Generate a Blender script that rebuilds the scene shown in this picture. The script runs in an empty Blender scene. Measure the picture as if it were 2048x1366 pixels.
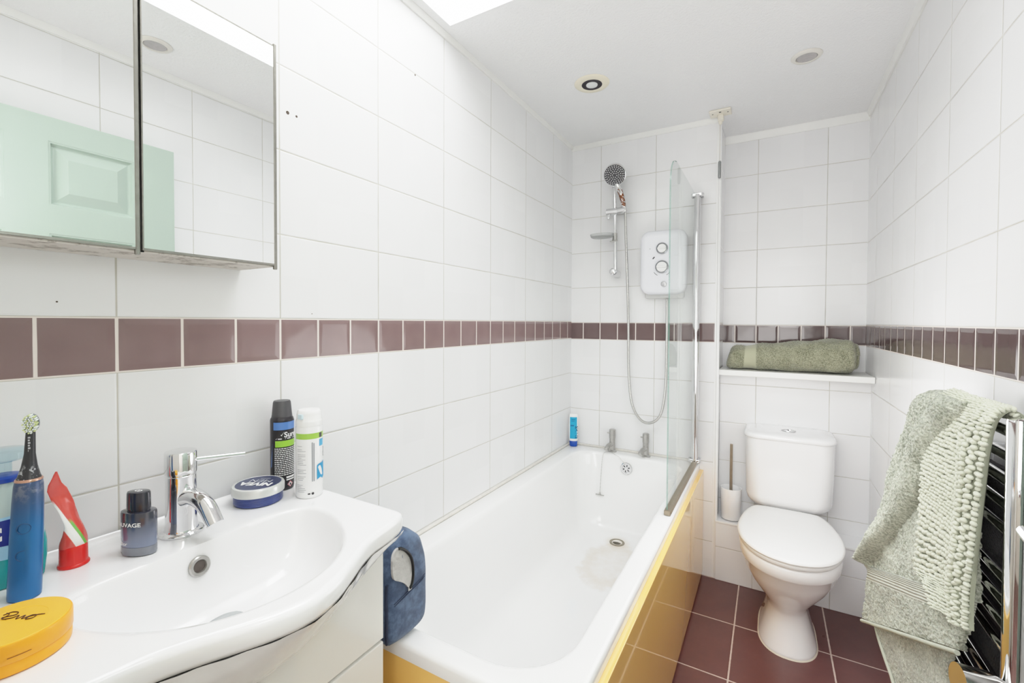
import bpy, bmesh, math, random
from math import sin, cos, pi, sqrt, radians, atan2
from mathutils import Vector, Matrix, noise
random.seed(7)
SC = bpy.context.scene
COL = SC.collection

# ------------------------------------------------------------------ helpers
def lin(c):
    c = c / 255.0
    return c / 12.92 if c <= 0.04045 else ((c + 0.055) / 1.055) ** 2.4
def rgb(r, g, b): return (lin(r), lin(g), lin(b), 1.0)

class NT:
    """small node-tree writer"""
    def __init__(s, name):
        s.m = bpy.data.materials.new(name); s.m.use_nodes = True
        s.t = s.m.node_tree; s.b = s.t.nodes['Principled BSDF']; s.out = s.t.nodes['Material Output']
        s._pos = None
    def n(s, kind, **kw):
        x = s.t.nodes.new(kind)
        for k, v in kw.items(): setattr(x, k, v)
        return x
    def link(s, a, b): s.t.links.new(a, b)
    def put(s, sock, v):
        if hasattr(v, 'is_output'): s.link(v, sock)
        else: sock.default_value = v
    def math(s, op, a, b=None, c=None, clamp=False):
        x = s.n('ShaderNodeMath', operation=op); x.use_clamp = clamp
        s.put(x.inputs[0], a)
        if b is not None: s.put(x.inputs[1], b)
        if c is not None: s.put(x.inputs[2], c)
        return x.outputs[0]
    def mix(s, f, a, b):
        x = s.n('ShaderNodeMix', data_type='RGBA')
        s.put(x.inputs[0], f); s.put(x.inputs[6], a); s.put(x.inputs[7], b)
        return x.outputs[2]
    def pos(s, obj=False):
        if obj:
            return s.n('ShaderNodeTexCoord').outputs['Object']
        return s.n('ShaderNodeNewGeometry').outputs['Position']
    def xyz(s, v):
        x = s.n('ShaderNodeSeparateXYZ'); s.link(v, x.inputs[0]); return x.outputs
    def noise(s, vec, scale, detail=3, rough=.5):
        x = s.n('ShaderNodeTexNoise'); s.link(vec, x.inputs['Vector'])
        x.inputs['Scale'].default_value = scale; x.inputs['Detail'].default_value = detail; x.inputs['Roughness'].default_value = rough
        return x.outputs['Fac']
    def smooth(s, v, a, b, lo=0., hi=1.):
        x = s.n('ShaderNodeMapRange', interpolation_type='SMOOTHSTEP'); s.put(x.inputs[0], v)
        for i, q in enumerate((a, b, lo, hi)): s.put(x.inputs[1 + i], q)
        return x.outputs[0]
    def bump(s, h, strength, dist):
        x = s.n('ShaderNodeBump'); s.link(h, x.inputs['Height'])
        x.inputs['Strength'].default_value = strength; x.inputs['Distance'].default_value = dist
        s.link(x.outputs[0], s.b.inputs['Normal'])
    def set(s, **kw):
        for k, v in kw.items(): s.put(s.b.inputs[k.replace('_', ' ')], v)

def mat(name, c, rough=.4, metal=0., var=.03, vscale=30., bump=0., bscale=200., bdist=.001, coat=0., spec=.5, trans=0., ior=1.45):
    """procedural plain material: slight noise variation of colour and optional fine bump"""
    n = NT(name); p = n.pos(True)
    f = n.noise(p, vscale)
    d = tuple(x * (1 - var * 2) for x in c[:3]) + (1,)
    u = tuple(min(1, x * (1 + var)) for x in c[:3]) + (1,)
    n.set(Base_Color=n.mix(f, d, u), Roughness=rough, Metallic=metal, Specular_IOR_Level=spec, Coat_Weight=coat, Transmission_Weight=trans, IOR=ior)
    if coat: n.set(Coat_Roughness=.03)
    if bump: n.bump(n.noise(p, bscale, 2), bump, bdist)
    return n.m

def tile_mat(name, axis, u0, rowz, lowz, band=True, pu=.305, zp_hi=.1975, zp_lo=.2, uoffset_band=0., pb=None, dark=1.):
    """glazed white wall tiles with a brown border course; joints from world position"""
    n = NT(name); g = n.pos(); X = n.xyz(g); u = X['XYZ'.index(axis)]; z = X[2]
    pb = pb or pu / 3
    def jd(v, o, p):   # distance to nearest joint
        q = n.math('DIVIDE', n.math('SUBTRACT', v, o), p)
        fr = n.math('FRACT', q)
        return n.math('MULTIPLY', n.math('MINIMUM', fr, n.math('SUBTRACT', 1.0, fr)), p), n.math('FLOOR', q)
    du, iu = jd(u, u0, pu)
    dzh, ih = jd(z, rowz, zp_hi)
    dzl, il = jd(z, lowz, zp_lo)
    if band:
        isb = n.math('MULTIPLY', n.math('LESS_THAN', z, rowz), n.math('GREATER_THAN', z, lowz))
        up = n.math('GREATER_THAN', z, (rowz + lowz) / 2)
        dz = n.math('ADD', n.math('MULTIPLY', dzh, up), n.math('MULTIPLY', dzl, n.math('SUBTRACT', 1.0, up)))
        dbu, ib = jd(u, u0 + uoffset_band, pb)
        dzb = n.math('MINIMUM', n.math('ABSOLUTE', n.math('SUBTRACT', z, rowz)), n.math('ABSOLUTE', n.math('SUBTRACT', z, lowz)))
        dall = n.math('ADD', n.math('MULTIPLY', n.math('MINIMUM', dbu, dzb), isb), n.math('MULTIPLY', n.math('MINIMUM', du, dz), n.math('SUBTRACT', 1.0, isb)))
    else:
        isb = 0.0; dall = n.math('MINIMUM', du, dzl); ib = iu; 
    # wobble the joints a little
    nz = n.noise(g, 14, 1); wob = n.math('MULTIPLY', n.math('SUBTRACT', nz, .5), .0010)
    dd = n.math('ADD', dall, wob)
    w = n.math('ADD', .0009, n.math('MULTIPLY', isb, .0011)) if band else .0009
    joint = n.math('SUBTRACT', 1.0, n.smooth(dd, w, n.math('ADD', w, .0009)))
    cmb = n.n('ShaderNodeCombineXYZ'); n.put(cmb.inputs[0], iu); n.put(cmb.inputs[1], n.math('ADD', ih, n.math('MULTIPLY', il, 7.3))); n.put(cmb.inputs[2], ib)
    wn = n.n('ShaderNodeTexWhiteNoise'); n.link(cmb.outputs[0], wn.inputs['Vector'])
    white = n.mix(wn.outputs['Value'], rgb(233, 233, 234), rgb(236, 236, 237))
    q = lambda *c: rgb(*[k * dark for k in c]); brown = n.mix(nz, q(126, 104, 104), q(142, 120, 119))  # same border tile, browned darker per wall: dimmer light put into its colour
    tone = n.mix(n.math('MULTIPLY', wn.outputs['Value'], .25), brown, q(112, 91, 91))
    base = n.mix(isb, white, tone) if band else white
    gw = n.mix(nz, rgb(180, 178, 170), rgb(206, 202, 192))
    gb = n.mix(isb, gw, rgb(232, 222, 214)) if band else gw
    n.set(Base_Color=n.mix(joint, base, gb))
    rt = n.math('SUBTRACT', .22, n.math('MULTIPLY', isb, .12)) if band else .22
    n.set(Roughness=n.math('ADD', rt, n.math('MULTIPLY', joint, .4)), Specular_IOR_Level=.42)
    edge = n.smooth(dd, .0, n.math('ADD', .004, n.math('MULTIPLY', isb, .010)) if band else .004)
    wav = n.math('MULTIPLY', nz, n.math('ADD', .15, n.math('MULTIPLY', isb, .75)) if band else .15)
    n.bump(n.math('ADD', edge, wav), .55, .0016)
    return n.m

class MB:
    def __init__(s): s.v = []; s.f = []; s.uv = None; s.wn = False
    def add(s, v, f):
        o = len(s.v); s.v += [tuple(p) for p in v]; s.f += [tuple(i + o for i in q) for q in f]; return s
    def bm(s, bm, M=None):
        bm.verts.ensure_lookup_table()
        for i, q in enumerate(bm.verts): q.index = i
        s.add([(M @ q.co) if M else q.co for q in bm.verts], [[q.index for q in f.verts] for f in bm.faces]); bm.free(); return s
    def box(s, x0, x1, y0, y1, z0, z1, bev=0., seg=2, M=None):
        b = bmesh.new(); bmesh.ops.create_cube(b, size=1)
        for q in b.verts: q.co = Vector(((x0 + x1) / 2 + q.co.x * (x1 - x0), (y0 + y1) / 2 + q.co.y * (y1 - y0), (z0 + z1) / 2 + q.co.z * (z1 - z0)))
        if bev: s.wn = True; bmesh.ops.bevel(b, geom=b.edges[:], offset=bev, segments=seg, affect='EDGES', profile=.5)
        return s.bm(b, M)
    def loft(s, rings, c0=True, c1=True, closed=True):
        n = len(rings[0]); v = [p for r in rings for p in r]; f = []
        for i in range(len(rings) - 1):
            for j in range(n if closed else n - 1):
                k = (j + 1) % n
                f.append((i * n + j, i * n + k, (i + 1) * n + k, (i + 1) * n + j))
        if c0: f.append(tuple(reversed(range(n))))
        if c1: f.append(tuple(range((len(rings) - 1) * n, len(rings) * n)))
        return s.add(v, f)
    def lathe(s, prof, c=(0, 0, 0), n=40, M=None, sx=1., sy=1.):
        rings = []
        for r, z in prof:
            rings.append([Vector((sx * r * cos(2 * pi * i / n), sy * r * sin(2 * pi * i / n), z)) for i in range(n)])
        c = Vector(c)
        rings = [[(M @ p if M else p) + c for p in r] for r in rings]
        return s.loft(rings, prof[0][0] > 1e-5 or True, True)
    def tube(s, path, r, n=10, caps=True):
        P = [Vector(p) for p in path]; R = r if isinstance(r, (list, tuple)) else [r] * len(P)
        T = []
        for i in range(len(P)):
            T.append((P[min(i + 1, len(P) - 1)] - P[max(i - 1, 0)]).normalized())
        a = T[0].orthogonal().normalized(); rings = []
        for i in range(len(P)):
            a = (a - T[i] * a.dot(T[i])); a.normalize(); b = T[i].cross(a)
            rings.append([P[i] + (a * cos(2 * pi * k / n) + b * sin(2 * pi * k / n)) * R[i] for k in range(n)])
        return s.loft(rings, caps, caps)
    def prism(s, out, z0, z1, r=.0, M=None, seg=3):
        """outline (ccw) extruded in z, edges rounded by r"""
        rings = []
        def ins(d): return inset(out, d)
        for i in range(seg + 1):
            a = pi / 2 * i / seg
            rings.append([(p[0], p[1], z0 + r * (1 - sin(a))) for p in ins(r * (1 - cos(a)) if r else 0)])
            if not r: break
        if r: rings = [[(p[0], p[1], z0 + r * (1 - sin(pi / 2 * i / seg))) for p in ins(r * (1 - cos(pi / 2 * i / seg)))] for i in range(seg + 1)]
        top = [[(p[0], p[1], z1 - r * (1 - sin(pi / 2 * i / seg))) for p in ins(r * (1 - cos(pi / 2 * i / seg)))] for i in range(seg, -1, -1)] if r else [[(p[0], p[1], z1) for p in out]]
        rings = rings + top
        if M: rings = [[M @ Vector(p) for p in q] for q in rings]
        return s.loft(rings)
    def build(s, name, m, parent=None, smooth=40, kind=None):
        me = bpy.data.meshes.new(name)
        off = Vector(ROOT.get(parent.name, (0, 0, 0))) if parent else Vector((0, 0, 0))
        me.from_pydata([Vector(p) - off for p in s.v], [], s.f); me.update()
        b = bmesh.new(); b.from_mesh(me)
        bmesh.ops.recalc_face_normals(b, faces=b.faces[:]); b.to_mesh(me); b.free()
        if s.uv:
            L = me.uv_layers.new(name='UVMap')
            for lp in me.loops: L.data[lp.index].uv = s.uv[lp.vertex_index]
        for x in (m if isinstance(m, list) else [m]): me.materials.append(x)
        if smooth:
            me.polygons.foreach_set('use_smooth', [True] * len(me.polygons))
            me.set_sharp_from_angle(angle=radians(smooth))
        o = bpy.data.objects.new(name, me); COL.objects.link(o)
        if parent:
            o.parent = parent; ROOT[o.name] = tuple(off)
        else: ROOT[o.name] = (0, 0, 0)
        if kind: o['kind'] = kind
        if s.wn and smooth:
            w_ = o.modifiers.new('weighted_normals', 'WEIGHTED_NORMAL'); w_.keep_sharp = True; w_.weight = 100; w_.mode = 'FACE_AREA'
        return o
ROOT = {}
def inset(out, d):
    if abs(d) < 1e-9: return [tuple(p) for p in out]
    n = len(out); r = []
    for i in range(n):
        a, b, c = out[i - 1], out[i], out[(i + 1) % n]
        e1 = Vector((b[0] - a[0], b[1] - a[1])); e2 = Vector((c[0] - b[0], c[1] - b[1]))
        if e1.length < 1e-9: e1 = e2
        if e2.length < 1e-9: e2 = e1
        n1 = Vector((-e1.y, e1.x)).normalized(); n2 = Vector((-e2.y, e2.x)).normalized()
        m = n1 + n2
        if m.length < 1e-6: m = n1
        m.normalize(); k = max(.5, m.dot(n1))
        r.append((b[0] + m.x * d / k, b[1] + m.y * d / k))
    return r
def thing(name, label, cat, loc, group=None):
    o = bpy.data.objects.new(name, None); COL.objects.link(o); o.location = loc; o.empty_display_size = .05
    ROOT[o.name] = tuple(loc); o['label'] = label; o['category'] = cat
    if group: o['group'] = group
    return o
def tag(o, label, cat, group=None):
    o['label'] = label; o['category'] = cat
    if group: o['group'] = group
    return o
def dup(root, loc, label):
    r = root.copy(); COL.objects.link(r); r.location = loc; r['label'] = label
    for ch in root.children:
        c = ch.copy(); COL.objects.link(c); c.parent = r
        for g in ch.children:
            d = g.copy(); COL.objects.link(d); d.parent = c
    return r
def rrect(x0, x1, y0, y1, r, n=8):
    """ccw rounded rectangle; r number or 4 radii (x1y0? order: x0y0,x1y0,x1y1,x0y1)"""
    R = r if isinstance(r, (list, tuple)) else [r] * 4
    out = []
    for (cx, cy, a0, q) in ((x0 + R[0], y0 + R[0], pi, R[0]), (x1 - R[1], y0 + R[1], 1.5 * pi, R[1]), (x1 - R[2], y1 - R[2], 0, R[2]), (x0 + R[3], y1 - R[3], .5 * pi, R[3])):
        for i in range(n + 1):
            a = a0 + pi / 2 * i / n
            out.append((cx + q * cos(a), cy + q * sin(a)))
    return out
def ell(cx, cy, a, b, n=32, p=2., rot=0.):
    o = []
    for i in range(n):
        t = 2 * pi * i / n; c, s = cos(t), sin(t)
        x = a * abs(c) ** (2 / p) * (1 if c >= 0 else -1); y = b * abs(s) ** (2 / p) * (1 if s >= 0 else -1)
        o.append((cx + x * cos(rot) - y * sin(rot), cy + x * sin(rot) + y * cos(rot)))
    return o
def z3(o, z): return [(p[0], p[1], z) for p in o]
def lerp(a, b, t): return a + (b - a) * t
def sstep(a, b, x):
    t = max(0., min(1., (x - a) / (b - a))); return t * t * (3 - 2 * t)
def poly(pts, t):
    """point on polyline at parameter t in 0..1 by index"""
    k = t * (len(pts) - 1); i = min(int(k), len(pts) - 2); f = k - i
    p0 = pts[max(i - 1, 0)]; p1 = pts[i]; p2 = pts[i + 1]; p3 = pts[min(i + 2, len(pts) - 1)]
    return [0.5 * (2 * b + (c - a) * f + (2 * a - 5 * b + 4 * c - d) * f * f + (3 * b - a - 3 * c + d) * f ** 3) for a, b, c, d in zip(p0, p1, p2, p3)]
def curve(pts, n): return [poly(pts, i / (n - 1)) for i in range(n)]
def chaikin(p, k=2, closed=True):
    for _ in range(k):
        q = []
        for i in range(len(p) if closed else len(p) - 1):
            a, b = p[i], p[(i + 1) % len(p)]
            q += [tuple(.75 * x + .25 * y for x, y in zip(a, b)), tuple(.25 * x + .75 * y for x, y in zip(a, b))]
        p = q if closed else [p[0]] + q + [p[-1]]
    return p
_tc = {}
def text2d(s, size, bold=0., align='CENTER', squeeze=1.):
    cu = bpy.data.curves.new('lettering_curve', 'FONT'); cu.body = s; cu.size = size; cu.align_x = align; cu.offset = bold; cu.resolution_u = 3
    o = bpy.data.objects.new('lettering_tmp', cu); COL.objects.link(o)
    dg = bpy.context.evaluated_depsgraph_get(); me = o.evaluated_get(dg).to_mesh()
    v = [(p.co.x * squeeze, p.co.y) for p in me.vertices]; f = [tuple(p.vertices) for p in me.polygons]
    o.evaluated_get(dg).to_mesh_clear(); bpy.data.objects.remove(o); bpy.data.curves.remove(cu)
    return v, f
def grid2d(x0, x1, y0, y1, nx=12, ny=1):
    v = [(lerp(x0, x1, i / nx), lerp(y0, y1, j / ny)) for j in range(ny + 1) for i in range(nx + 1)]
    f = [(j * (nx + 1) + i, j * (nx + 1) + i + 1, (j + 1) * (nx + 1) + i + 1, (j + 1) * (nx + 1) + i) for j in range(ny) for i in range(nx)]
    return v, f
def mapped(items, fn, name, m, parent):
    b = MB()
    for v, f in items: b.add([fn(*p) for p in v], f)
    return b.build(name, m, parent, smooth=0)
def disc(cx, cy, a, b_, n=24, m_=5):
    v = [(cx, cy)]; f = []
    for k in range(1, m_ + 1):
        for i in range(n): v.append((cx + a * k / m_ * cos(2 * pi * i / n), cy + b_ * k / m_ * sin(2 * pi * i / n)))
    for i in range(n): f.append((0, 1 + i, 1 + (i + 1) % n))
    for k in range(m_ - 1):
        for i in range(n): f.append((1 + k * n + i, 1 + k * n + (i + 1) % n, 1 + (k + 1) * n + (i + 1) % n, 1 + (k + 1) * n + i))
    return v, f
def shift(vf, dx, dy, rot=0.):
    v, f = vf; c, s = cos(rot), sin(rot)
    return [(dx + x * c - y * s, dy + x * s + y * c) for x, y in v], f
def cyl(cx, cy, r, phi0, z0):
    return lambda x, y: (cx + r * cos(phi0 + x / r), cy + r * sin(phi0 + x / r), z0 + y)

# ------------------------------------------------------------------ materials
chrome = mat('polished_chrome', (.80, .80, .81, 1), .06, 1., .02)
steel = mat('brushed_steel', (.52, .51, .50, 1), .28, 1., .06)
steel2 = mat('satin_chrome', (.62, .61, .60, 1), .16, 1., .03)
dullchrome = mat('limescaled_chrome', (.50, .49, .47, 1), .30, .9, .12, 90)
ceramic = mat('white_glazed_ceramic', rgb(240, 240, 241), .09, 0, .008, 8, coat=.35)
bathenamel = None
wplastic = mat('white_plastic', rgb(238, 238, 237), .25, 0, .01)
wpaint = mat('white_gloss_paint', rgb(236, 236, 233), .32, 0, .02, 12, bump=.06, bscale=60)
gloss_white = mat('white_gloss_cabinet_lacquer', rgb(232, 231, 226), .12, 0, .012, 6, coat=.3)
cream = mat('aged_cream_enamel', rgb(236, 228, 206), .35, 0, .02)
black = mat('black_plastic', rgb(22, 22, 24), .35, 0, .05)
darkgrey = mat('dark_grey_plastic', rgb(72, 71, 74), .4, 0, .04)
caulk = mat('yellowed_sealant', rgb(214, 205, 188), .6, 0, .08, 60)
ink = mat('black_print', rgb(52, 50, 54), .5, 0, .04)
inkgrey = mat('grey_print', rgb(150, 152, 158), .5, 0, .04)
whiteprint = mat('white_print', rgb(240, 240, 240), .5, 0, .02)

T_L = tile_mat('glazed_tiles_left_wall', 'Y', .337, 1.279, 1.181)
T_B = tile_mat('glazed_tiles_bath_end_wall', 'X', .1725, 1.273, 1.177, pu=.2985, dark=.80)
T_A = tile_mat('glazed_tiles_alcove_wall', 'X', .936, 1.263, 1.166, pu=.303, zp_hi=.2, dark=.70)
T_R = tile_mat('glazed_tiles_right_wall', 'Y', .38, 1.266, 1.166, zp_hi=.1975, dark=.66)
T_C = tile_mat('glazed_tiles_boxing', 'X', .942, .755, .757, band=False, zp_lo=.2)
T_P = tile_mat('glazed_tiles_plinth', 'X', .94, .165, .166, band=False, zp_lo=.2)

def floor_mat():
    n = NT('brown_floor_tiles'); g = n.pos(); X = n.xyz(g)
    def jd(v, o, p):
        q = n.math('DIVIDE', n.math('SUBTRACT', v, o), p); fr = n.math('FRACT', q)
        return n.math('MULTIPLY', n.math('MINIMUM', fr, n.math('SUBTRACT', 1., fr)), p), n.math('FLOOR', q)
    a, ia = jd(X[0], .885, .334); b, ib = jd(X[1], 2.087, .337)
    d = n.math('ADD', n.math('MINIMUM', a, b), n.math('MULTIPLY', n.math('SUBTRACT', n.noise(g, 60, 2), .5), .002))
    j = n.math('SUBTRACT', 1., n.smooth(d, .0020, .0033))
    c = n.n('ShaderNodeCombineXYZ'); n.put(c.inputs[0], ia); n.put(c.inputs[1], ib)
    wn = n.n('ShaderNodeTexWhiteNoise'); n.link(c.outputs[0], wn.inputs['Vector'])
    t = n.mix(n.noise(g, 12, 6, .65), rgb(87, 52, 50), rgb(109, 69, 66))
    t = n.mix(n.math('MULTIPLY', wn.outputs[0], .25), t, rgb(96, 63, 63))
    n.set(Base_Color=n.mix(j, t, n.mix(n.noise(g, 20), rgb(186, 164, 154), rgb(214, 196, 186))), Roughness=n.math('ADD', .24, n.math('MULTIPLY', n.noise(g, 18, 2), .14)))
    n.bump(n.math('ADD', n.smooth(d, .001, .006), n.math('MULTIPLY', n.noise(g, 25, 2), .3)), .5, .0015)
    return n.m
def ceil_mat():
    n = NT('stippled_ceiling_paint'); g = n.pos()
    n.set(Base_Color=n.mix(n.noise(g, 3), rgb(232, 232, 233), rgb(238, 238, 238)), Roughness=.7)
    n.bump(n.noise(g, 130, 3), .8, .003)
    return n.m
def bath_mat():
    n = NT('white_bath_enamel_with_worn_stain'); g = n.pos(); X = n.xyz(g)
    base = n.mix(n.noise(g, 5), rgb(240, 240, 240), rgb(244, 244, 243))
    dx = n.math('SUBTRACT', X[0], .385); dy = n.math('MULTIPLY', n.math('SUBTRACT', X[1], 1.98), .62)
    r = n.math('SQRT', n.math('ADD', n.math('MULTIPLY', dx, dx), n.math('MULTIPLY', dy, dy)))
    r = n.math('ADD', r, n.math('MULTIPLY', n.math('SUBTRACT', n.noise(g, 14, 5, .65), .5), .09))
    low = n.math('LESS_THAN', X[2], .25)
    ring = n.math('MULTIPLY', n.smooth(r, .055, .115), n.math('SUBTRACT', 1., n.smooth(r, .115, .145)))
    inner = n.math('SUBTRACT', 1., n.smooth(r, .08, .14))
    st = n.math('ADD', n.math('MULTIPLY', ring, .22), n.math('MULTIPLY', inner, n.math('MULTIPLY', n.noise(g, 30, 4), .34)))
    ddx = n.math('SUBTRACT', X[0], .35); ddy = n.math('SUBTRACT', X[1], 2.19)
    rd = n.math('SQRT', n.math('ADD', n.math('MULTIPLY', ddx, ddx), n.math('MULTIPLY', ddy, ddy)))
    st = n.math('MULTIPLY', n.math('ADD', st, n.math('MULTIPLY', n.math('SUBTRACT', 1., n.smooth(rd, .03, .075)), .35)), low, clamp=True)
    n.set(Base_Color=n.mix(st, base, rgb(196, 172, 140)), Roughness=n.math('ADD', .12, n.math('MULTIPLY', st, .3)), Coat_Weight=.3, Coat_Roughness=.05)
    return n.m
bathenamel = bath_mat()
def panel_mat():
    n = NT('amber_gloss_acrylic'); g = n.pos()
    n.set(Base_Color=n.mix(n.noise(g, 4), rgb(250, 198, 112), rgb(253, 206, 122)), Roughness=.07, Coat_Weight=.6, Coat_Roughness=.015, Coat_IOR=1.45, Specular_IOR_Level=.4)
    return n.m
amber = panel_mat()
def glass_mat(name, tint, gl=.9):
    n = NT(name); t = n.n('ShaderNodeBsdfTransparent'); g = n.n('ShaderNodeBsdfGlossy'); m = n.n('ShaderNodeMixShader'); f = n.n('ShaderNodeFresnel')
    ns = n.noise(n.pos(), 8)
    n.link(n.mix(ns, tint, tuple(min(1, x * 1.01) for x in tint[:3]) + (1,)), t.inputs[0]); g.inputs['Roughness'].default_value = .02; f.inputs['IOR'].default_value = 1.5
    bf = n.n('ShaderNodeNewGeometry').outputs['Backfacing']; n.link(n.math('MULTIPLY', n.math('MULTIPLY', f.outputs[0], gl), n.math('SUBTRACT', 1., bf)), m.inputs[0]); n.link(t.outputs[0], m.inputs[1]); n.link(g.outputs[0], m.inputs[2]); n.link(m.outputs[0], n.out.inputs[0])
    return n.m
glass = glass_mat('clear_screen_glass', (.955, .975, .968, 1))
thinclear = glass_mat('clear_plastic', (.90, .94, .95, 1))
glass_edge = mat('green_glass_edge', rgb(120, 158, 146), .1, 0, .05, trans=.2)
mirror = mat('mirror_silver', (.90, .92, .915, 1), .005, 1., .0)
doorgreen = mat('sage_green_door_paint', rgb(166, 183, 171), .35, 0, .02, 6, bump=.25, bscale=55, bdist=.0008)

# ------------------------------------------------------------------ the room
W, D1, D2, DB, DP, H = 1.401, 2.428, 2.719, 2.57, 2.415, 2.28
fl = MB().box(-.1, W + .1, -1.6, D2 + .1, -.08, 0).build('floor', floor_mat(), kind='structure', smooth=0)
MB().box(-.1, 0, .0, D2 + .1, 0, H).build('wall_left', T_L, kind='structure', smooth=0)
MB().box(W, W + .1, .0, D2 + .1, 0, H).build('wall_right', T_R, kind='structure', smooth=0)
MB().box(0, .776, D1, D2 + .1, 0, H).build('wall_back', T_B, kind='structure', smooth=0)
MB().box(.776, W, D2, D2 + .1, 0, H).build('wall_back_alcove', T_A, kind='structure', smooth=0)
MB().box(.777, W, DB, D2, 0, 1.011).build('wall_back_boxing', T_C, kind='structure', smooth=0)
MB().box(.7775, W, DP, DB - .0005, 0, .29, .002, 1).build('wall_back_plinth', T_P, kind='structure', smooth=0)
# ceiling with skylight opening
SX0, SX1, SY0, SY1 = .043, .97, .33, 1.23
cm = ceil_mat()
c = MB(); c.box(-.1, W + .1, SY1, D2 + .1, H, H + .06); c.box(-.1, W + .1, .0, SY0, H, H + .06)
c.box(-.1, SX0, SY0, SY1, H, H + .06); c.box(SX1, W + .1, SY0, SY1, H, H + .06)
c.build('ceiling', cm, kind='structure', smooth=0)
wn = thing('window_1', '', '', (SX0, SY0, H)); del wn['label'], wn['category']; wn['kind'] = 'structure'
zt = 2.78
s = MB(); t = .03
s.box(SX0 - t, SX0, SY0 - t, SY1 + t, H + .06, zt); s.box(SX1, SX1 + t, SY0 - t, SY1 + t, H + .06, zt)
s.box(SX0, SX1, SY0 - t, SY0, H + .06, zt); s.box(SX0, SX1, SY1, SY1 + t, H + .06, zt)
s.build('shaft', wpaint, wn, 0)
s = MB(); q = .05
s.box(SX0, SX0 + q, SY0, SY1, zt - .05, zt, .004); s.box(SX1 - q, SX1, SY0, SY1, zt - .05, zt, .004)
s.box(SX0 + q, SX1 - q, SY0, SY0 + q, zt - .05, zt, .004); s.box(SX0 + q, SX1 - q, SY1 - q, SY1, zt - .05, zt, .004)
s.build('window_frame', wpaint, wn)
MB().box(SX0 + q, SX1 - q, SY0 + q, SY1 - q, zt - .03, zt - .024).build('pane', glass_mat('skylight_glass', (.98, .99, .99, 1)), wn, 0)
# near wall with the doorway the photographer stands in, and the landing beyond
plaster = mat('cream_emulsion', rgb(232, 229, 222), .7, 0, .02, 5)
s = MB(); s.box(0, .56, -.06, .05, 0, H); s.box(1.36, W, -.06, .05, 0, H); s.box(.56, 1.36, -.06, .05, 1.99, H)
s.build('wall_front', plaster, kind='structure', smooth=0)
s = MB(); s.box(.56, .585, -.075, .06, 0, 1.99, .003); s.box(1.345, 1.37, -.075, .06, 0, 1.99, .003); s.box(.585, 1.345, -.075, .06, 1.965, 1.99, .003)
s.build('trim_1', wpaint, kind='structure')
s = MB(); s.box(-.1, 0, -1.6, -.06, 0, H); s.box(W, W + .1, -1.6, -.06, 0, H); s.box(0, W, -1.6, -1.5, 0, H)
s.build('wall_landing', plaster, kind='structure', smooth=0)
MB().box(-.1, W + .1, -1.6, .0, H, H + .06).build('ceiling_landing', plaster, kind='structure', smooth=0)
# coving and corner beads
def cove(name, p0, p1, inward, h=.02, d=.016):
    a = Vector(p0); b = Vector(p1); iv = Vector(inward)
    prof = [(0, 0), (d, 0), (d, -.003), (.006, -h), (0, -h)]
    r = [[e + iv * x + Vector((0, 0, y)) for x, y in prof] for e in (a, b)]
    return MB().loft(r).build(name, wpaint, kind='structure', smooth=30)
cove('trim_2', (0, .05, H), (0, D1, H), (1, 0, 0), .018, .014)
cove('trim_3', (0, D1, H), (.776, D1, H), (0, -1, 0), .024, .016)
cove('trim_4', (.776, D2, H), (W, D2, H), (0, -1, 0), .036, .020)
cove('trim_5', (W, .05, H), (W, D2, H), (-1, 0, 0), .022, .016)
MB().tube([(.776, D1 + .004, z) for z in (0, H - .02)], .0085, 12).build('trim_6', wplastic, kind='structure')
MB().box(.762, .779, D1 - .0015, D1 + .002, 0, H - .022, .0007, 1).build('trim_7', wplastic, kind='structure')
s = MB(); s.box(.7775, W, DP - .004, DP + .004, .286, .296, .002); s.build('trim_8', wplastic, kind='structure')
# sealant bead along bath
s = MB(); s.tube([(.002, y, .572) for y in (.73, 1.2, 1.8, 2.42)], .006, 8); s.tube([(x, D1 - .002, .572) for x in (.0, .3, .7)], .006, 8)
s.build('trim_9', mat('white_silicone_with_mould_specks', rgb(226, 222, 214), .5, 0, .10, 45), kind='structure')
# old screw holes in the left wall tiles
hl = MB()
for (y, z, r) in ((.663, 1.768, .0042), (.686, 1.768, .0028), (1.104, 2.066, .0030), (.726, 1.292, .0012), (.261, 1.303, .0014)):
    hl.lathe([(r, 0), (r, .0006), (r * .5, .0007)], (0, y, z), 12, Matrix.Rotation(pi / 2, 4, 'Y'))
hl.build('trim_10', mat('old_screw_hole_shadow', rgb(86, 74, 66), .8, 0, .1), kind='structure')

# ------------------------------------------------------------------ open door seen in the mirror
d = thing('door_1', '', '', (1.36, .12, 0)); del d['label'], d['category']; d['kind'] = 'structure'
fx = 1.338
m = MB(); m.box(fx + .014, fx + .036, .12, .893, .008, 1.95)
ys = [(.12, .21), (.43, .53), (.763, .893)]
for a, b in ys: m.box(fx, fx + .016, a, b, .008, 1.95)
rows = [(1.87, 1.95), (1.563, 1.656), (.86, .98), (.008, .20)]
for a, b in rows:
    for e, f in ((.21, .43), (.53, .763)): m.box(fx, fx + .016, e, f, a, b)
m.build('door_leaf', doorgreen, d, 20)
for (z0, z1) in ((1.656, 1.87), (.98, 1.563), (.20, .86)):
    for (y0, y1) in ((.21, .43), (.53, .763)):
        p = MB(); dd = .032
        def rect(i, x): return [(x, y0 + i, z0 + i), (x, y1 - i, z0 + i), (x, y1 - i, z1 - i), (x, y0 + i, z1 - i)]
        p.loft([rect(0, fx + .001), rect(.006, fx + .002), rect(.009, fx + .010), rect(.014, fx + .013), rect(.018, fx + .013), rect(.018 + dd, fx + .002)], False, True)
        p.build('raised_panel', doorgreen, d, 15)
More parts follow.
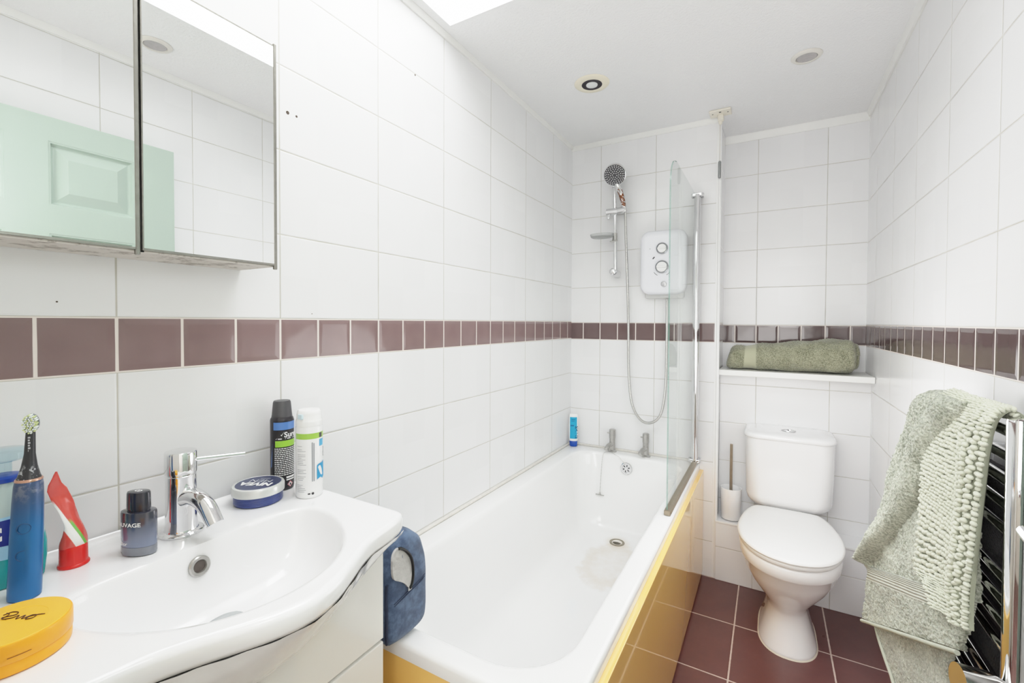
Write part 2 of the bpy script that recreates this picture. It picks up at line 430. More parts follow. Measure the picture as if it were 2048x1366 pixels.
hd = MB(); hd.tube([(fx, .84, 1.0), (fx - .045, .84, 1.0)], .008, 12); hd.tube([(fx - .045, .842, 1.0), (fx - .05, .80, 1.0), (fx - .048, .73, 1.0)], .009, 12)
hd.lathe([(.025, 0), (.025, .006), (.02, .009)], (fx, .84, 1.0), 24, Matrix.Rotation(-pi / 2, 4, 'Y'))
hd.build('door_handle', chrome, d)

# ------------------------------------------------------------------ bathtub
bt = thing('bathtub', 'long white bathtub with amber gloss panel along the left wall', 'bathtub', (.35, 1.56, 0))
BX0, BX1, BY0, BY1 = .0015, .703, .721, D1 - .0015
N = 10
outer = rrect(BX0, BX1, BY0, BY1, [.004, .02, .006, .004], N)
def ringo(d, z): return z3(inset(outer, d), z)
def inn(l, r, n_, f, rad, z): return z3(rrect(l, r, n_, f, rad, N), z)
IR = [.16, .15, .12, .12]
rings = [ringo(.0, .535), ringo(.0, .558), ringo(.002, .565), ringo(.006, .569), ringo(.012, .5705)]
rings += [inn(.078, .652, .763, 2.352, [.165, .155, .125, .125], .5705), inn(.084, .646, .770, 2.345, IR, .569), inn(.090, .640, .778, 2.339, IR, .563), inn(.095, .636, .787, 2.335, IR, .552),
          inn(.108, .622, .85, 2.325, [.17, .17, .13, .13], .45), inn(.122, .606, .93, 2.313, [.17, .17, .13, .13], .33), inn(.136, .592, 1.0, 2.300, [.16, .16, .12, .12], .24),
          inn(.150, .578, 1.03, 2.288, [.15, .15, .11, .11], .205), inn(.175, .553, 1.06, 2.265, [.14, .14, .10, .10], .182), inn(.21, .52, 1.10, 2.235, [.12, .12, .08, .08], .174), inn(.30, .42, 1.3, 2.12, [.05] * 4, .171)]
MB().loft(rings, False, True).build('tub', bathenamel, bt, 50)
p = MB(); p.box(.700, .720, .722, D1 - .003, .020, .5345, .003, 2); p.box(.690, .709, .73, D1 - .003, .0, .03, .002)
p.build('side_panel', amber, bt, 30)
p = MB(); p.box(.005, .7030, .7225, .733, .0, .536, .002, 2); p.build('end_panel', amber, bt, 30)
def yrot(n):  # rotation taking +z to n
    return Vector((0, 0, 1)).rotation_difference(Vector(n).normalized()).to_matrix().to_4x4()
Mv = yrot((0, -1, .13))
ov = MB(); ov.lathe([(.030, 0), (.031, .003), (.028, .006), (.022, .006), (.020, .003), (.010, .003), (.008, .006)], (.356, 2.3275, .507), 32, Mv)
o = ov.build('overflow_grille', chrome, bt)
hb = MB()
for i in range(6):
    a = i * pi / 3 + .3; c0 = Mv @ Vector((.0145 * cos(a), .0145 * sin(a), .0036)) + Vector((.356, 2.3275, .507))
    hb.lathe([(.0036, 0), (.0036, .0006)], c0, 10, Mv)
hb.build('grille_holes', black, o)
dr = MB(); dr.lathe([(.037, 0), (.037, .003), (.030, .004), (.024, .001), (.020, -.006)], (.35, 2.19, .1715), 32)
o = dr.build('waste_outlet', mat('tarnished_waste_metal', rgb(150, 142, 126), .35, .8, .1, 80), bt)
MB().lathe([(.021, 0), (.021, .001), (.004, .0012)], (.35, 2.19, .1718), 24).build('waste_strainer', mat('dark_waste_grime', rgb(92, 86, 74), .6, .2, .1, 200), o)
ch = MB()
pt = [(.322, 2.325, .560), (.30, 2.318, .573), (.272, 2.338, .578), (.250, 2.338, .578), (.236, 2.322, .573), (.229, 2.315, .54), (.226, 2.305, .46), (.222, 2.300, .365)]
pt = [(.352, 2.322, .532)] + pt
pc = curve(pt, 90)
ch.tube(pc, [.0016 if i % 2 else .0009 for i in range(90)], 6)
ch.build('plug_chain', steel, bt)
pg = MB(); pg.lathe([(.004, 0), (.004, .012), (.0015, .016)], (.222, 2.300, .352), 12); pg.box(.199, .245, 2.297, 2.303, .349, .353, .001)
pg.build('plug_toggle', dullchrome, bt)

# bath taps: one made, one copied
def bathtap(x, y, label):
    t = thing('bath_tap', label, 'tap', (x, y, .5705), 'pillar taps on the back rim of the bath')
    b = MB(); b.lathe([(.024, 0), (.024, .004), (.019, .007), (.0155, .010), (.0155, .071)], (x, y, .5705), 28)
    b.tube(curve([(x, y - .008, .612), (x - .006, y - .035, .612), (x - .012, y - .055, .602), (x - .014, y - .066, .592)], 10), [.011, .0115, .0115, .012, .012, .012, .012, .012, .0118, .0115], 16)
    b.build('tap_body', dullchrome, t)
    h = MB(); h.lathe([(.0165, .072), (.0172, .074), (.0172, .118), (.015, .1205), (.004, .121)], (x, y, .5705), 28)
    h.tube([(x - .012, y - .006, .671), (x - .024, y - .014, .672)], [.004, .0035], 10)
    h.build('tap_handle', dullchrome, t)
    return t
t1 = bathtap(.262, 2.385, 'dull chrome bath tap with plug chain round its base, nearer the corner')
dup(t1, (.442, 2.385, .5705), 'dull chrome bath tap nearer the glass shower screen')

# ------------------------------------------------------------------ shower screen
sx = .682; ys0, ys1 = 1.69, 2.365
sc = thing('shower_screen', 'clear glass bath screen with rounded corner and chrome post', 'shower screen', (sx, 2.37, .571))
def scr_out(i=0.):
    r = .11
    o = [(ys0, .588), (ys1, .588), (ys1, 1.886)]
    for k in range(13):
        a = pi / 2 + pi / 2 * k / 12
        o.append((ys0 + r + r * cos(a), 1.886 - r + r * sin(a)))
    return o
so = scr_out()
MB().loft([[(sx - .003, a, b) for a, b in so], [(sx + .003, a, b) for a, b in so]]).build('glass_pane', glass, sc, 0)
ed = [(ys0, .588)] + list(reversed(so[3:]))
eb = MB()
for i in range(len(ed) - 1):
    a, b = ed[i], ed[i + 1]
    eb.add([(sx - .0026, *a), (sx + .0026, *a), (sx + .0026, *b), (sx - .0026, *b)], [(0, 1, 2, 3)])
eb.build('polished_edge', glass_edge, sc, 0)
MB().lathe([(.017, .0), (.0175, .002), (.0175, 1.322), (.016, 1.326)], (sx, 2.372, .578), 28).build('hinge_post', chrome, sc)
wp = MB(); wp.box(sx - .008, sx + .008, 2.385, D1 - .0005, .572, 1.895, .002); wp.build('wall_profile', chrome, sc)
for z in (1.902, .590):
    b = MB(); b.prism(rrect(sx - .030, sx + .030, 2.357, 2.402, .012, 5), z - .008, z + .008, .003); b.box(sx + .010, sx + .026, 2.40, D1 - .0005, z - .006, z + .006, .002)
    b.build('pivot_bracket', chrome, sc)
rb = mat('grimy_seal_metal', rgb(150, 138, 120), .35, .7, .12, 60)
b = MB(); b.box(sx - .010, sx + .014, ys0 - .008, 2.352, .5715, .590, .003); b.build('bottom_seal', rb, sc)

# ------------------------------------------------------------------ shower rail, hand shower, electric shower
rx, ry = .268, 2.375
rl = thing('shower_rail', 'chrome shower riser rail on the bath end wall', 'shower rail', (rx, D1, 1.55))
MB().tube([(rx + .006, ry, 1.535), (rx - .001, ry, 2.02)], .0095, 18).build('rail_tube', chrome, rl)
for z, c in ((1.545, .016), (2.01, .015)):
    b = MB(); b.tube([(rx, D1, z - .006), (rx, D1 - .012, z - .006), (rx, ry - .012, z)], [.022, .022, .017], 24); b.lathe([(c, 0), (c + .001, .012), (c - .004, .016)], (rx, ry - .026, z), 24, yrot((0, -1, 0)))
    b.build('rail_bracket', chrome, rl)
b = MB(); b.tube([(rx - .042, ry - .006, 1.869), (rx + .018, ry - .006, 1.869)], .0195, 22); b.tube([(rx + .020, ry - .008, 1.869), (rx + .062, ry - .012, 1.872)], [.0175, .0185], 22); b.lathe([(.008, 0), (.008, .02), (.005, .024)], (rx - .03, ry - .01, 1.851), 14, yrot((0, -.4, -1)))
b.build('slider_clamp', chrome, rl)
clearw = mat('frosted_clear_acrylic', rgb(236, 238, 237), .25, 0, .01, trans=.75, ior=1.15)
b = MB()
for rr in ((.0,),):
    o = ell(rx - .055, ry - .045, .062, .045, 32)
    b.loft([z3(inset(o, .008), 1.727), z3(o, 1.733), z3(inset(o, -.003), 1.746), z3(o, 1.746), z3(inset(o, .004), 1.735), z3(inset(o, .012), 1.732)])
b.build('soap_dish', clearw, rl)
b = MB(); b.lathe([(.014, 0), (.016, .004), (.0135, .008), (.0135, .04), (.011, .042)], (rx + .002, ry, 1.712), 20); b.box(rx - .022, rx + .02, ry - .016, ry - .004, 1.708, 1.713, .001); b.build('dish_clip', dullchrome, rl)

hs = thing('hand_shower', 'round chrome hand shower with dark spray face and long hose', 'shower head', (rx + .05, ry, 1.87))
hc = Vector((.290, 2.300, 2.045)); nrm = Vector((.16, -.80, -.52)).normalized(); Mh = yrot(nrm)
b = MB(); b.lathe([(.012, -.040), (.035, -.030), (.054, -.012), (.058, 0), (.058, .010), (.055, .014), (.050, .015)], hc, 40, Mh)
b.build('spray_head', chrome, hs)
fp = MB(); fp.lathe([(.0535, .0145), (.0535, .017), (.050, .018), (.01, .0185)], hc, 40, Mh); fpo = fp.build('spray_face', mat('dark_grey_spray_plate', rgb(74, 73, 76), .4, 0, .05), hs)
nb = MB()
for k, (cnt, r) in enumerate(((6, .011), (12, .021), (16, .031), (22, .040), (26, .0475))):
    for i in range(cnt):
        a = 2 * pi * i / cnt + k * .2
        nb.lathe([(.0024, 0), (.0018, .002)], hc + Mh @ Vector((r * cos(a), r * sin(a), .0183)), 7, Mh)
nb.build('spray_nozzles', whiteprint, fpo)
b = MB(); pth = curve([hc + Mh @ Vector((0, 0, -.028)), (.296, 2.325, 1.995), (.309, 2.345, 1.955), (.322, 2.358, 1.89), (.328, 2.363, 1.862)], 14)
b.tube(pth, [.012, .014, .015, .015, .015, .0145, .014, .0135, .013, .012, .012, .012, .0125, .0125], 18)
n_ = NT('chrome_peeling_to_copper'); gp = n_.pos(); pe = n_.smooth(n_.noise(gp, 75, 4, .7), .47, .53)
zz = n_.xyz(gp)[2]; lim = n_.math('MULTIPLY', n_.math('LESS_THAN', zz, 1.972), n_.math('GREATER_THAN', zz, 1.885)); pe = n_.math('MULTIPLY', pe, lim)
n_.set(Base_Color=n_.mix(pe, (.78, .78, .78, 1), rgb(128, 82, 58)), Metallic=n_.math('SUBTRACT', 1., n_.math('MULTIPLY', pe, .4)), Roughness=n_.math('ADD', .1, n_.math('MULTIPLY', pe, .4)))
b.build('shower_handle', n_.m, hs)
hose = curve([(.328, 2.364, 1.858), (.331, 2.372, 1.70), (.338, 2.385, 1.45), (.343, 2.390, 1.25), (.347, 2.388, 1.02), (.366, 2.382, .85), (.412, 2.376, .765), (.468, 2.376, .752), (.516, 2.380, .80), (.536, 2.390, .93), (.540, 2.395, 1.15), (.540, 2.395, 1.397)], 260)
nh = NT('ribbed_hose_metal'); uvn = nh.n('ShaderNodeUVMap').outputs[0]; wv = nh.math('SINE', nh.math('MULTIPLY', nh.xyz(uvn)[1], 2200.))
nh.set(Base_Color=nh.mix(nh.noise(nh.pos(), 20), (.55, .54, .52, 1), (.66, .65, .63, 1)), Metallic=1., Roughness=.26); nh.bump(wv, .5, .001)
b = MB(); b.tube(hose, .0068, 10); b.uv = [(0, i // 10 / 260.) for i in range(len(b.v))]
b.build('shower_hose', nh.m, hs)

es = thing('electric_shower', 'white electric shower unit with two dials behind the glass', 'electric shower', (.524, D1, 1.40))
MB().box(.428, .622, D1 - .040, D1 - .0005, 1.398, 1.732, .01, 3).build('back_plate', mat('grey_white_plastic', rgb(205, 205, 203), .35, 0, .01), es)
cov = rrect(.412, .638, 1.418, 1.742, [.05, .05, .045, .045], 8)
b = MB(); rr_ = []
for d_, y in ((.0, D1 - .035), (0, D1 - .070), (.004, D1 - .080), (.012, D1 - .086), (.03, D1 - .089)):
    rr_.append([(p[0], y, p[1]) for p in inset(cov, d_)])
b.loft(rr_); b.build('cover', mat('cool_white_shower_casing', rgb(232, 233, 239), .2, 0, .01, coat=.2), es)
yk = D1 - .089
for (z, r) in ((1.648, .029), (1.555, .033)):
    b = MB(); Mq = yrot((0, -1, 0)); b.lathe([(r, 0), (r, .006), (r - .004, .008), (r - .006, .004), (r - .007, .004)], (.524, yk, z), 32, Mq)
    o = b.build('dial', mat('grey_chromed_plastic', rgb(168, 170, 174), .25, .6, .03), es)
    c = MB(); c.lathe([(r - .007, .004), (r - .008, .012), (.004, .013)], (.524, yk, z), 28, Mq); c.box(.524 - r + .008, .524 + r - .008, yk - .019, yk - .010, z - .004, z + .004, .002)
    c.build('dial_grip', wplastic, o)
b = MB(); b.lathe([(.014, 0), (.014, .005), (.011, .007), (.003, .007)], (.534, yk, 1.468), 24, yrot((0, -1, 0))); b.build('start_button', mat('silver_button', rgb(190, 190, 192), .3, .5, .03), es)
MB().tube([(.478, yk - .0005, 1.598), (.487, yk - .0005, 1.607)], .0028, 8).build('pointer_mark', ink, es)
MB().box(.462, .465, yk - .001, yk, 1.648, 1.651).build('indicator_dot', ink, es)
for s_ in (-1, 1): MB().tube([(.524 + .047 * cos(a), yk - .0003, 1.555 + .047 * sin(a)) for a in [(-2.55 + .12 * i) if s_ < 0 else (-.6 - .12 * i) for i in range(5)]], .0012, 6).build('dial_arc_mark', ink, es)

# ------------------------------------------------------------------ pull cord
pc_ = thing('pull_cord_switch', 'white ceiling pull cord switch with grey metal toggle', 'light switch', (.782, 2.36, H))
b = MB(); b.box(.735, .829, 2.325, 2.395, H - .010, H - .0003, .003); b.box(.769, .795, 2.366, 2.400, H - .034, H - .008, .004); b.lathe([(.009, 0), (.008, .012), (.004, .016)], (.780, 2.391, H - .033), 16, yrot((0, 0, -1)))
o = b.build('switch_plate', mat('aged_white_plastic', rgb(232, 226, 212), .4, 0, .03), pc_)
b = MB()
for x in (.749, .815): MB().lathe([(.0035, 0), (.003, .0012)], (x, 2.352, H - .010), 10, yrot((0, 0, -1))).build('screw', darkgrey, o)
b.box(.777, .787, 2.338, 2.344, H - .0115, H - .0098)
b.build('cord_slot', darkgrey, o)
MB().tube([(.779, 2.392, H - .04), (.7785, 2.392, 2.055)], .0013, 8).build('cord', mat('cord_string', rgb(206, 200, 190), .8, 0, .05), pc_)
MB().lathe([(.0035, 0), (.0065, .003), (.007, .01), (.007, .078), (.0045, .083)], (.7785, 2.392, 1.974), 18).build('toggle', mat('grey_metal_toggle', rgb(150, 152, 152), .4, .6, .05), pc_)

# ------------------------------------------------------------------ downlights
bulb = mat('unlit_frosted_bulb', rgb(222, 224, 224), .25, 0, .03)
dn = mat('dark_downlight_baffle', rgb(40, 32, 40), .5, 0, .1)
t = thing('downlight', 'wide cream recessed downlight with black baffle above the bath', 'ceiling light', (.336, 1.818, H))
b = MB(); b.lathe([(.034, .004), (.035, -.004), (.042, -.006), (.068, -.005), (.073, -.001), (.073, .0)], (.336, 1.818, H - .0003), 40); b.build('bezel', cream, t)
MB().lathe([(.0435, -.0052), (.0425, -.0066), (.030, -.0060), (.004, -.0060)], (.336, 1.818, H), 32).build('baffle', dn, t)
MB().lathe([(.024, -.0062), (.0235, -.0085), (.019, -.0105), (.003, -.0115)], (.336, 1.818, H), 28).build('bulb', bulb, t)
t = thing('downlight', 'small tilted pale downlight on the ceiling above the toilet', 'ceiling light', (1.106, 2.03, H))
def smalldl(t, x, y):
    b = MB(); b.lathe([(.034, -.003), (.036, -.008), (.046, -.007), (.051, -.002), (.051, -.0003)], (x, y, H), 36); b.build('bezel', mat('pale_grey_enamel', rgb(222, 218, 210), .3, 0, .02), t)
    MB().lathe([(.0345, -.0035), (.033, -.006), (.028, -.0045), (.004, -.0045)], (x, y, H), 30).build('bulb', mat('reflector_bulb', rgb(176, 172, 172), .2, .3, .1, 120), t)
smalldl(t, 1.106, 2.03)
dup(t, (1.205, .781, H), 'small pale downlight near the door, reflected in the right mirror door')

# ------------------------------------------------------------------ vanity cabinet
vc = thing('vanity_cabinet', 'white gloss vanity cabinet with bowed front under the basin', 'cabinet', (.16, .392, 0))
CX = .328
b = MB(); b.box(.003, CX - .020, .132, .648, .0, .735, .002); b.box(.003, CX - .020, .132, .148, .735, .858, .002); b.box(.003, CX - .020, .632, .648, .735, .858, .002); b.build('carcass', gloss_white, vc, 30)
cut = [(.240, .8565), (.226, .845), (.208, .828), (.178, .812), (.154, .792), (.132, .772), (.100, .752), (.062, .737), (.0, .724)]
fo = [(.132, .632), (.6485, .632), (.6485, .8565)] + [(.392 + a, b_) for a, b_ in cut] + [(.392 - a, b_) for a, b_ in reversed(cut[:-1])] + [(.132, .8565)]
b = MB(); b.loft([[(CX - .0195, p[0], p[1]) for p in fo], [(CX - .002, p[0], p[1]) for p in fo], [(CX, p[0], p[1]) for p in inset(fo, .0015)]]); b.build('drawer_front', gloss_white, vc, 30)
for z0, z1 in ((.35, .626), (.07, .344)):
    b = MB(); b.box(CX - .0195, CX, .132, .6485, z0, z1, .003, 2); b.build('drawer_front', gloss_white, vc, 30)

wb = thing('washbasin', 'white ceramic washbasin with curved bowl on the vanity cabinet', 'basin', (.2, .392, .859))
CY = .392; ZD = .895
half = [(.0015, .272), (.15, .2725), (.355, .272), (.376, .266), (.387, .235), (.392, .205), (.397, .170), (.415, .128), (.437, .088), (.458, .045), (.468, .0)]
ol = [(x, CY + y) for x, y in half] + [(x, CY - y) for x, y in reversed(half[:-1])]
# smooth only the front
front = ol[1:-1]; front = chaikin(front, 3, False)
ol = [ol[0]] + front + [ol[-1]]
ih = [(.164, .10), (.166, .145), (.180, .178), (.212, .194), (.262, .188), (.315, .167), (.365, .132), (.398, .092), (.416, .048), (.423, .0)]
il = [(x, CY + y) for x, y in ih] + [(x, CY - y) for x, y in reversed(ih[:-1])]
il = chaikin(il, 3, True)
CC = (.275, CY)
def rayhit(pl, a):
    dx, dy = cos(a), sin(a); best = 1e9
    for i in range(len(pl)):
        x1, y1 = pl[i][0] - CC[0], pl[i][1] - CC[1]; x2, y2 = pl[(i + 1) % len(pl)][0] - CC[0], pl[(i + 1) % len(pl)][1] - CC[1]
        ex, ey = x2 - x1, y2 - y1; den = dx * ey - dy * ex
        if abs(den) < 1e-12: continue
        t_ = (x1 * ey - y1 * ex) / den; u_ = (x1 * dy - y1 * dx) / den
        if t_ > 0 and -1e-9 <= u_ <= 1 + 1e-9: best = min(best, t_)
    return best
angs = [2 * pi * i / 200 for i in range(200)]
for s_ in (1, -1): angs.append(atan2(s_ * .272, .0015 - .275) % (2 * pi))
angs = sorted(angs)
RO = [rayhit(ol, a) for a in angs]; RI = [rayhit(il, a) for a in angs]
def dz(x):
    return .012 * (1 - sstep(.003, .017, x)) 
def ring(fr, z, add=0., deck=False):
    r = []
    for a, ri, ro in zip(angs, RI, RO):
        q = fr(ri, ro) - add; x, y = CC[0] + q * cos(a), CC[1] + q * sin(a)
        r.append((x, y, z + (dz(x) if deck else 0)))
    return r
rg = [ring(lambda i, o: i * .06, ZD - .120), ring(lambda i, o: i * .30, ZD - .118), ring(lambda i, o: i * .55, ZD - .112), ring(lambda i, o: i * .74, ZD - .100), ring(lambda i, o: i * .86, ZD - .074),
      ring(lambda i, o: i * .925, ZD - .044), ring(lambda i, o: i * .965, ZD - .018), ring(lambda i, o: i * .985, ZD - .006), ring(lambda i, o: i, ZD - .001), ring(lambda i, o: i + .006, ZD)]
for k in range(1, 12):
    f = k / 12
    rg.append(ring(lambda i, o: lerp(i + .006, o - .012, f), ZD, 0, True))
rg += [ring(lambda i, o: o, ZD, .012, True), ring(lambda i, o: o, ZD - .001, .006, True), ring(lambda i, o: o, ZD - .004, .002), ring(lambda i, o: o, ZD - .010, 0.), ring(lambda i, o: o, ZD - .026, 0.001), ring(lambda i, o: o, ZD - .033, .004), ring(lambda i, o: o, ZD - .0355, .012), ring(lambda i, o: i + .010, ZD - .036), ring(lambda i, o: i * .95 + .008, ZD - .06), ring(lambda i, o: i * .84 + .008, ZD - .095), ring(lambda i, o: i * .6, ZD - .122), ring(lambda i, o: i * .06, ZD - .128)]
MB().loft(rg, True, True).build('basin_bowl', ceramic, wb, 60)
# bowed underside in front of the cabinet
def XO(w):
    w = abs(w); hh = sorted([(y, x) for x, y in half[2:]])
    for (y0, x0), (y1, x1) in zip(hh, hh[1:]):
        if w <= y1: return lerp(x0, x1, sstep(0, 1, (w - y0) / (y1 - y0)) * .5 + .5 * (w - y0) / (y1 - y0))
    return hh[-1][1]
ub = MB(); rr_ = []
for z, w, xm, bl in ((.8605, .2655, .463, 0.), (.853, .262, .458, .0), (.845, .252, .452, .12), (.836, .238, .444, .35), (.825, .212, .434, .65), (.81, .182, .420, .9), (.79, .158, .403, 1.), (.77, .136, .384, 1.), (.75, .104, .362, 1.), (.735, .066, .345, 1.), (.724, .022, .333, 1.)):
    r = []
    for i in range(61):
        t_ = -1 + i / 30; e = max(0., 1 - abs(t_) ** 2.0)
        xe = CX + (xm - CX) * e ** .8
        xo = CX + (XO(t_ * .2655) - CX) * (xm - CX) / .140 * (1 - bl * sstep(.75, 1., abs(t_)))
        r.append((max(CX + .0005, lerp(xo, xe, bl)), CY + w * t_, z))
    rr_.append(r)
ub.loft(rr_, False, False, False)
ub.build('basin_underside', ceramic, wb, 60)
Mo = yrot((1, 0, .20))
b = MB(); b.lathe([(.0165, -.002), (.0165, .002), (.0145, .0038), (.0105, .0035), (.009, .001), (.0085, -.003)], (.1725, .385, .861), 30, Mo); o = b.build('overflow_ring', dullchrome, wb)
MB().lathe([(.0095, 0), (.0095, .0008), (.003, .001)], (.1715, .385, .8608), 20, Mo).build('overflow_hole', mat('dark_overflow_hole', rgb(96, 88, 84), .5, .3, .15, 300), o)
MB().lathe([(.031, 0), (.031, .003), (.024, .005), (.004, .006)], (.236, CY, ZD - .1165), 30).build('waste_cap', mat('grey_waste_metal', rgb(186, 190, 192), .25, .7, .03), wb)

# basin mixer tap
tx, ty = .088, .396
bt_ = thing('mixer_tap', 'chrome single lever mixer tap on the back of the basin', 'tap', (tx, ty, ZD))
b = MB(); b.lathe([(.034, .0003), (.034, .003), (.031, .006), (.026, .0065), (.0255, .0085)], (tx, ty, ZD), 40)
b.lathe([(.0255, .008), (.0238, .02), (.0232, .100), (.0235, .1035), (.0225, .1045), (.0225, .1065)], (tx, ty, ZD), 40)
b.build('tap_body', chrome, bt_)
sp = curve([(tx + .008, ty, ZD + .060), (tx + .036, ty + .004, ZD + .068), (tx + .068, ty + .008, ZD + .058), (tx + .092, ty + .011, ZD + .030)], 16)
b = MB(); b.tube(sp, [.016 - .0002 * i for i in range(16)], 24, True); b.build('spout', chrome, bt_)
b = MB(); b.lathe([(.0228, .1065), (.0242, .1075), (.0245, .110), (.0245, .143), (.0235, .1455), (.020, .1465), (.004, .147)], (tx, ty, ZD), 40); o = b.build('tap_handle', chrome, bt_)
b = MB(); b.tube([(tx + .012, ty + .016, ZD + .128), (tx + .03, ty + .095, ZD + .121)], .0042, 14); b.build('lever', chrome, o)

# ------------------------------------------------------------------ mirror cabinet
mc = thing('mirror_cabinet', 'mirror fronted bathroom wall cabinet above the basin', 'cabinet', (.06, .33, 1.383))
MX = .125
wc = NT('stained_white_board'); gp = wc.pos(); sm = wc.smooth(wc.noise(gp, 28, 5, .7), .52, .62); wc.set(Base_Color=wc.mix(wc.math('MULTIPLY', sm, .7), rgb(214, 208, 200), rgb(128, 116, 106)), Roughness=.6)
b = MB(); b.box(.0005, MX - .006, .102, .551, 1.383, 1.822, .001, 1); b.build('carcass', wc.m, mc, 20)
edgem = mat('silver_mirror_trim', rgb(150, 148, 142), .3, .8, .12, 80)
def mdoor(y0, y1, zr0, zr1):
    b = MB(); b.box(MX - .005, MX, y0 + .0025, y1 - .0068, 1.3895, 1.826); o = b.build('mirror_door', mirror, mc, 0)
    e = MB(); e.box(MX - .006, MX + .0012, y1 - .0068, y1 - .0002, 1.378, 1.832, .0012, 1)
    if y0 > .2: e.box(MX - .006, MX + .0012, y0 + .0002, y0 + .0024, 1.386, 1.828, .0005, 1)
    e.box(MX - .0045, MX + .0006, y0 + .002, y1 - .007, 1.386, 1.3897); e.box(MX - .0045, MX + .0006, y0 + .002, y1 - .007, 1.8258, 1.828)
    e.build('edge_trim', edgem, o, 20)
mdoor(.102, .3265, 0, 0); mdoor(.3285, .556, 0, 0)
MB().box(MX - .010, MX - .0055, .322, .333, 1.3835, 1.826).build('door_gap_strip', black, mc, 0)

# ------------------------------------------------------------------ toilet
tcx = 1.075
to = thing('toilet', 'white close coupled toilet with closed lid against the alcove wall', 'toilet', (tcx, 2.2, 0))
def pan(z, yf, yb, w, p=2.2, n=56, ym=None):
    ym = ym if ym is not None else lerp(yf, yb, .5); r = []
    for i in range(n):
        a = 2 * pi * i / n; c_, s_ = cos(a), sin(a)
        pp = p if s_ < 0 else p + 1.2
        x = w * abs(c_) ** (2 / pp) * (1 if c_ >= 0 else -1)
        y = (ym - yf if s_ < 0 else yb - ym) * abs(s_) ** (2 / pp) * (1 if s_ >= 0 else -1)
        r.append((tcx + x, ym + y, z))
    return r
pr_ = [pan(0, 1.978, 2.345, .100, 2.3, ym=2.12), pan(.006, 1.976, 2.345, .101, 2.3, ym=2.12), pan(.012, 1.978, 2.345, .099, 2.3, ym=2.12), pan(.05, 1.992, 2.34, .088, 2.3, ym=2.12), pan(.10, 2.010, 2.34, .074, 2.3, ym=2.13), pan(.135, 2.016, 2.35, .068, 2.3, ym=2.14),
       pan(.155, 2.010, 2.36, .071, 2.2, ym=2.14), pan(.18, 1.992, 2.38, .084, 2.1, ym=2.13), pan(.215, 1.965, 2.40, .108, 2.1, ym=2.12), pan(.255, 1.930, 2.408, .134, 2.1, ym=2.11), pan(.30, 1.900, 2.41, .156, 2.1, ym=2.11), pan(.335, 1.884, 2.41, .1665, 2.1, ym=2.11),
       pan(.342, 1.878, 2.41, .1715, 2.1, ym=2.11), pan(.348, 1.874, 2.41, .174, 2.1, ym=2.11), pan(.385, 1.868, 2.41, .177, 2.1, ym=2.11), pan(.393, 1.872, 2.41, .174, 2.1, ym=2.11), pan(.396, 1.884, 2.405, .165, 2.1, ym=2.11)]
MB().loft(pr_).build('pan', ceramic, to, 50)
MB().loft([pan(.0, 1.972, 2.35, .105, 2.3, ym=2.12), pan(.003, 1.975, 2.35, .102, 2.3, ym=2.12)]).build('floor_sealant', caulk, to, 30)
capm = mat('brown_screw_cap', rgb(110, 80, 66), .5, 0, .1)
for s_ in (-1,): MB().lathe([(.008, 0), (.008, .006), (.004, .010)], (tcx + s_ * .080, 2.17, .075), 14, yrot((s_, 0, .2))).build('fixing_cap', capm, to)
def lid(z, d, yb=2.375):
    pts = []
    hs_ = [(.0, 1.858), (.048, 1.866), (.092, 1.888), (.132, 1.928), (.162, 1.985), (.179, 2.05), (.184, 2.115), (.179, 2.185), (.166, 2.26), (.148, 2.325), (.132, 2.357), (.112, 2.372), (.06, yb)]
    h2 = chaikin(hs_, 2, False)
    o = [(tcx + x, y) for x, y in h2] + [(tcx - x, y) for x, y in reversed(h2[1:])]
    return z3(inset(o, d), z)
def lidsc(z, k): return [(tcx + (x - tcx) * k, 2.12 + (y - 2.12) * k, z) for x, y, _ in lid(z, .018)]
MB().loft([lid(.396, .012), lid(.397, .006), lid(.402, .003), lid(.410, .003), lid(.413, .006)]).build('seat', wplastic, to, 40)
MB().loft([lid(.4135, .006), lid(.4145, .001), lid(.419, -.001), lid(.425, .001), lid(.429, .006), lid(.4315, .018), lidsc(.433, .7), lidsc(.4337, .3)]).build('lid', wplastic, to, 40)
cc = 1.081
def cis(z, hw, yf, rf=.06):
    o = []
    base = rrect(cc - hw, cc + hw, yf + .016, 2.566, [rf, rf, .012, .012], 8)
    for x, y in base:
        k = sstep(2.5, yf + .02, y) if y < 2.5 else 0
        o.append((x, y - .016 * (1 - ((x - cc) / hw) ** 2) * (1 if y < 2.46 else 0), z))
    return o
MB().loft([cis(.414, .128, 2.400), cis(.417, .143, 2.392), cis(.424, .155, 2.384), cis(.440, .166, 2.374), cis(.465, .172, 2.367), cis(.60, .1755, 2.362), cis(.738, .177, 2.358)]).build('cistern', ceramic, to, 50)
MB().loft([cis(.736, .178, 2.357), cis(.7375, .1815, 2.353), cis(.742, .183, 2.351), cis(.750, .183, 2.351), cis(.757, .1805, 2.354), cis(.762, .175, 2.360), cis(.766, .160, 2.375), cis(.769, .12, 2.41)]).build('cistern_lid', ceramic, to, 50)
ob = ell(cc, 2.452, .030, .020, 28)
o = MB().prism(ob, .7685, .7735, .002).build('flush_button', chrome, to)
MB().prism(rrect(cc - .002, cc + .002, 2.436, 2.468, .001, 2), .7733, .7738).build('button_split', darkgrey, o, 0)
MB().tube([(tcx - .06, 2.40, .405), (tcx + .06, 2.40, .405)], .010, 12).build('seat_hinge', wplastic, to)

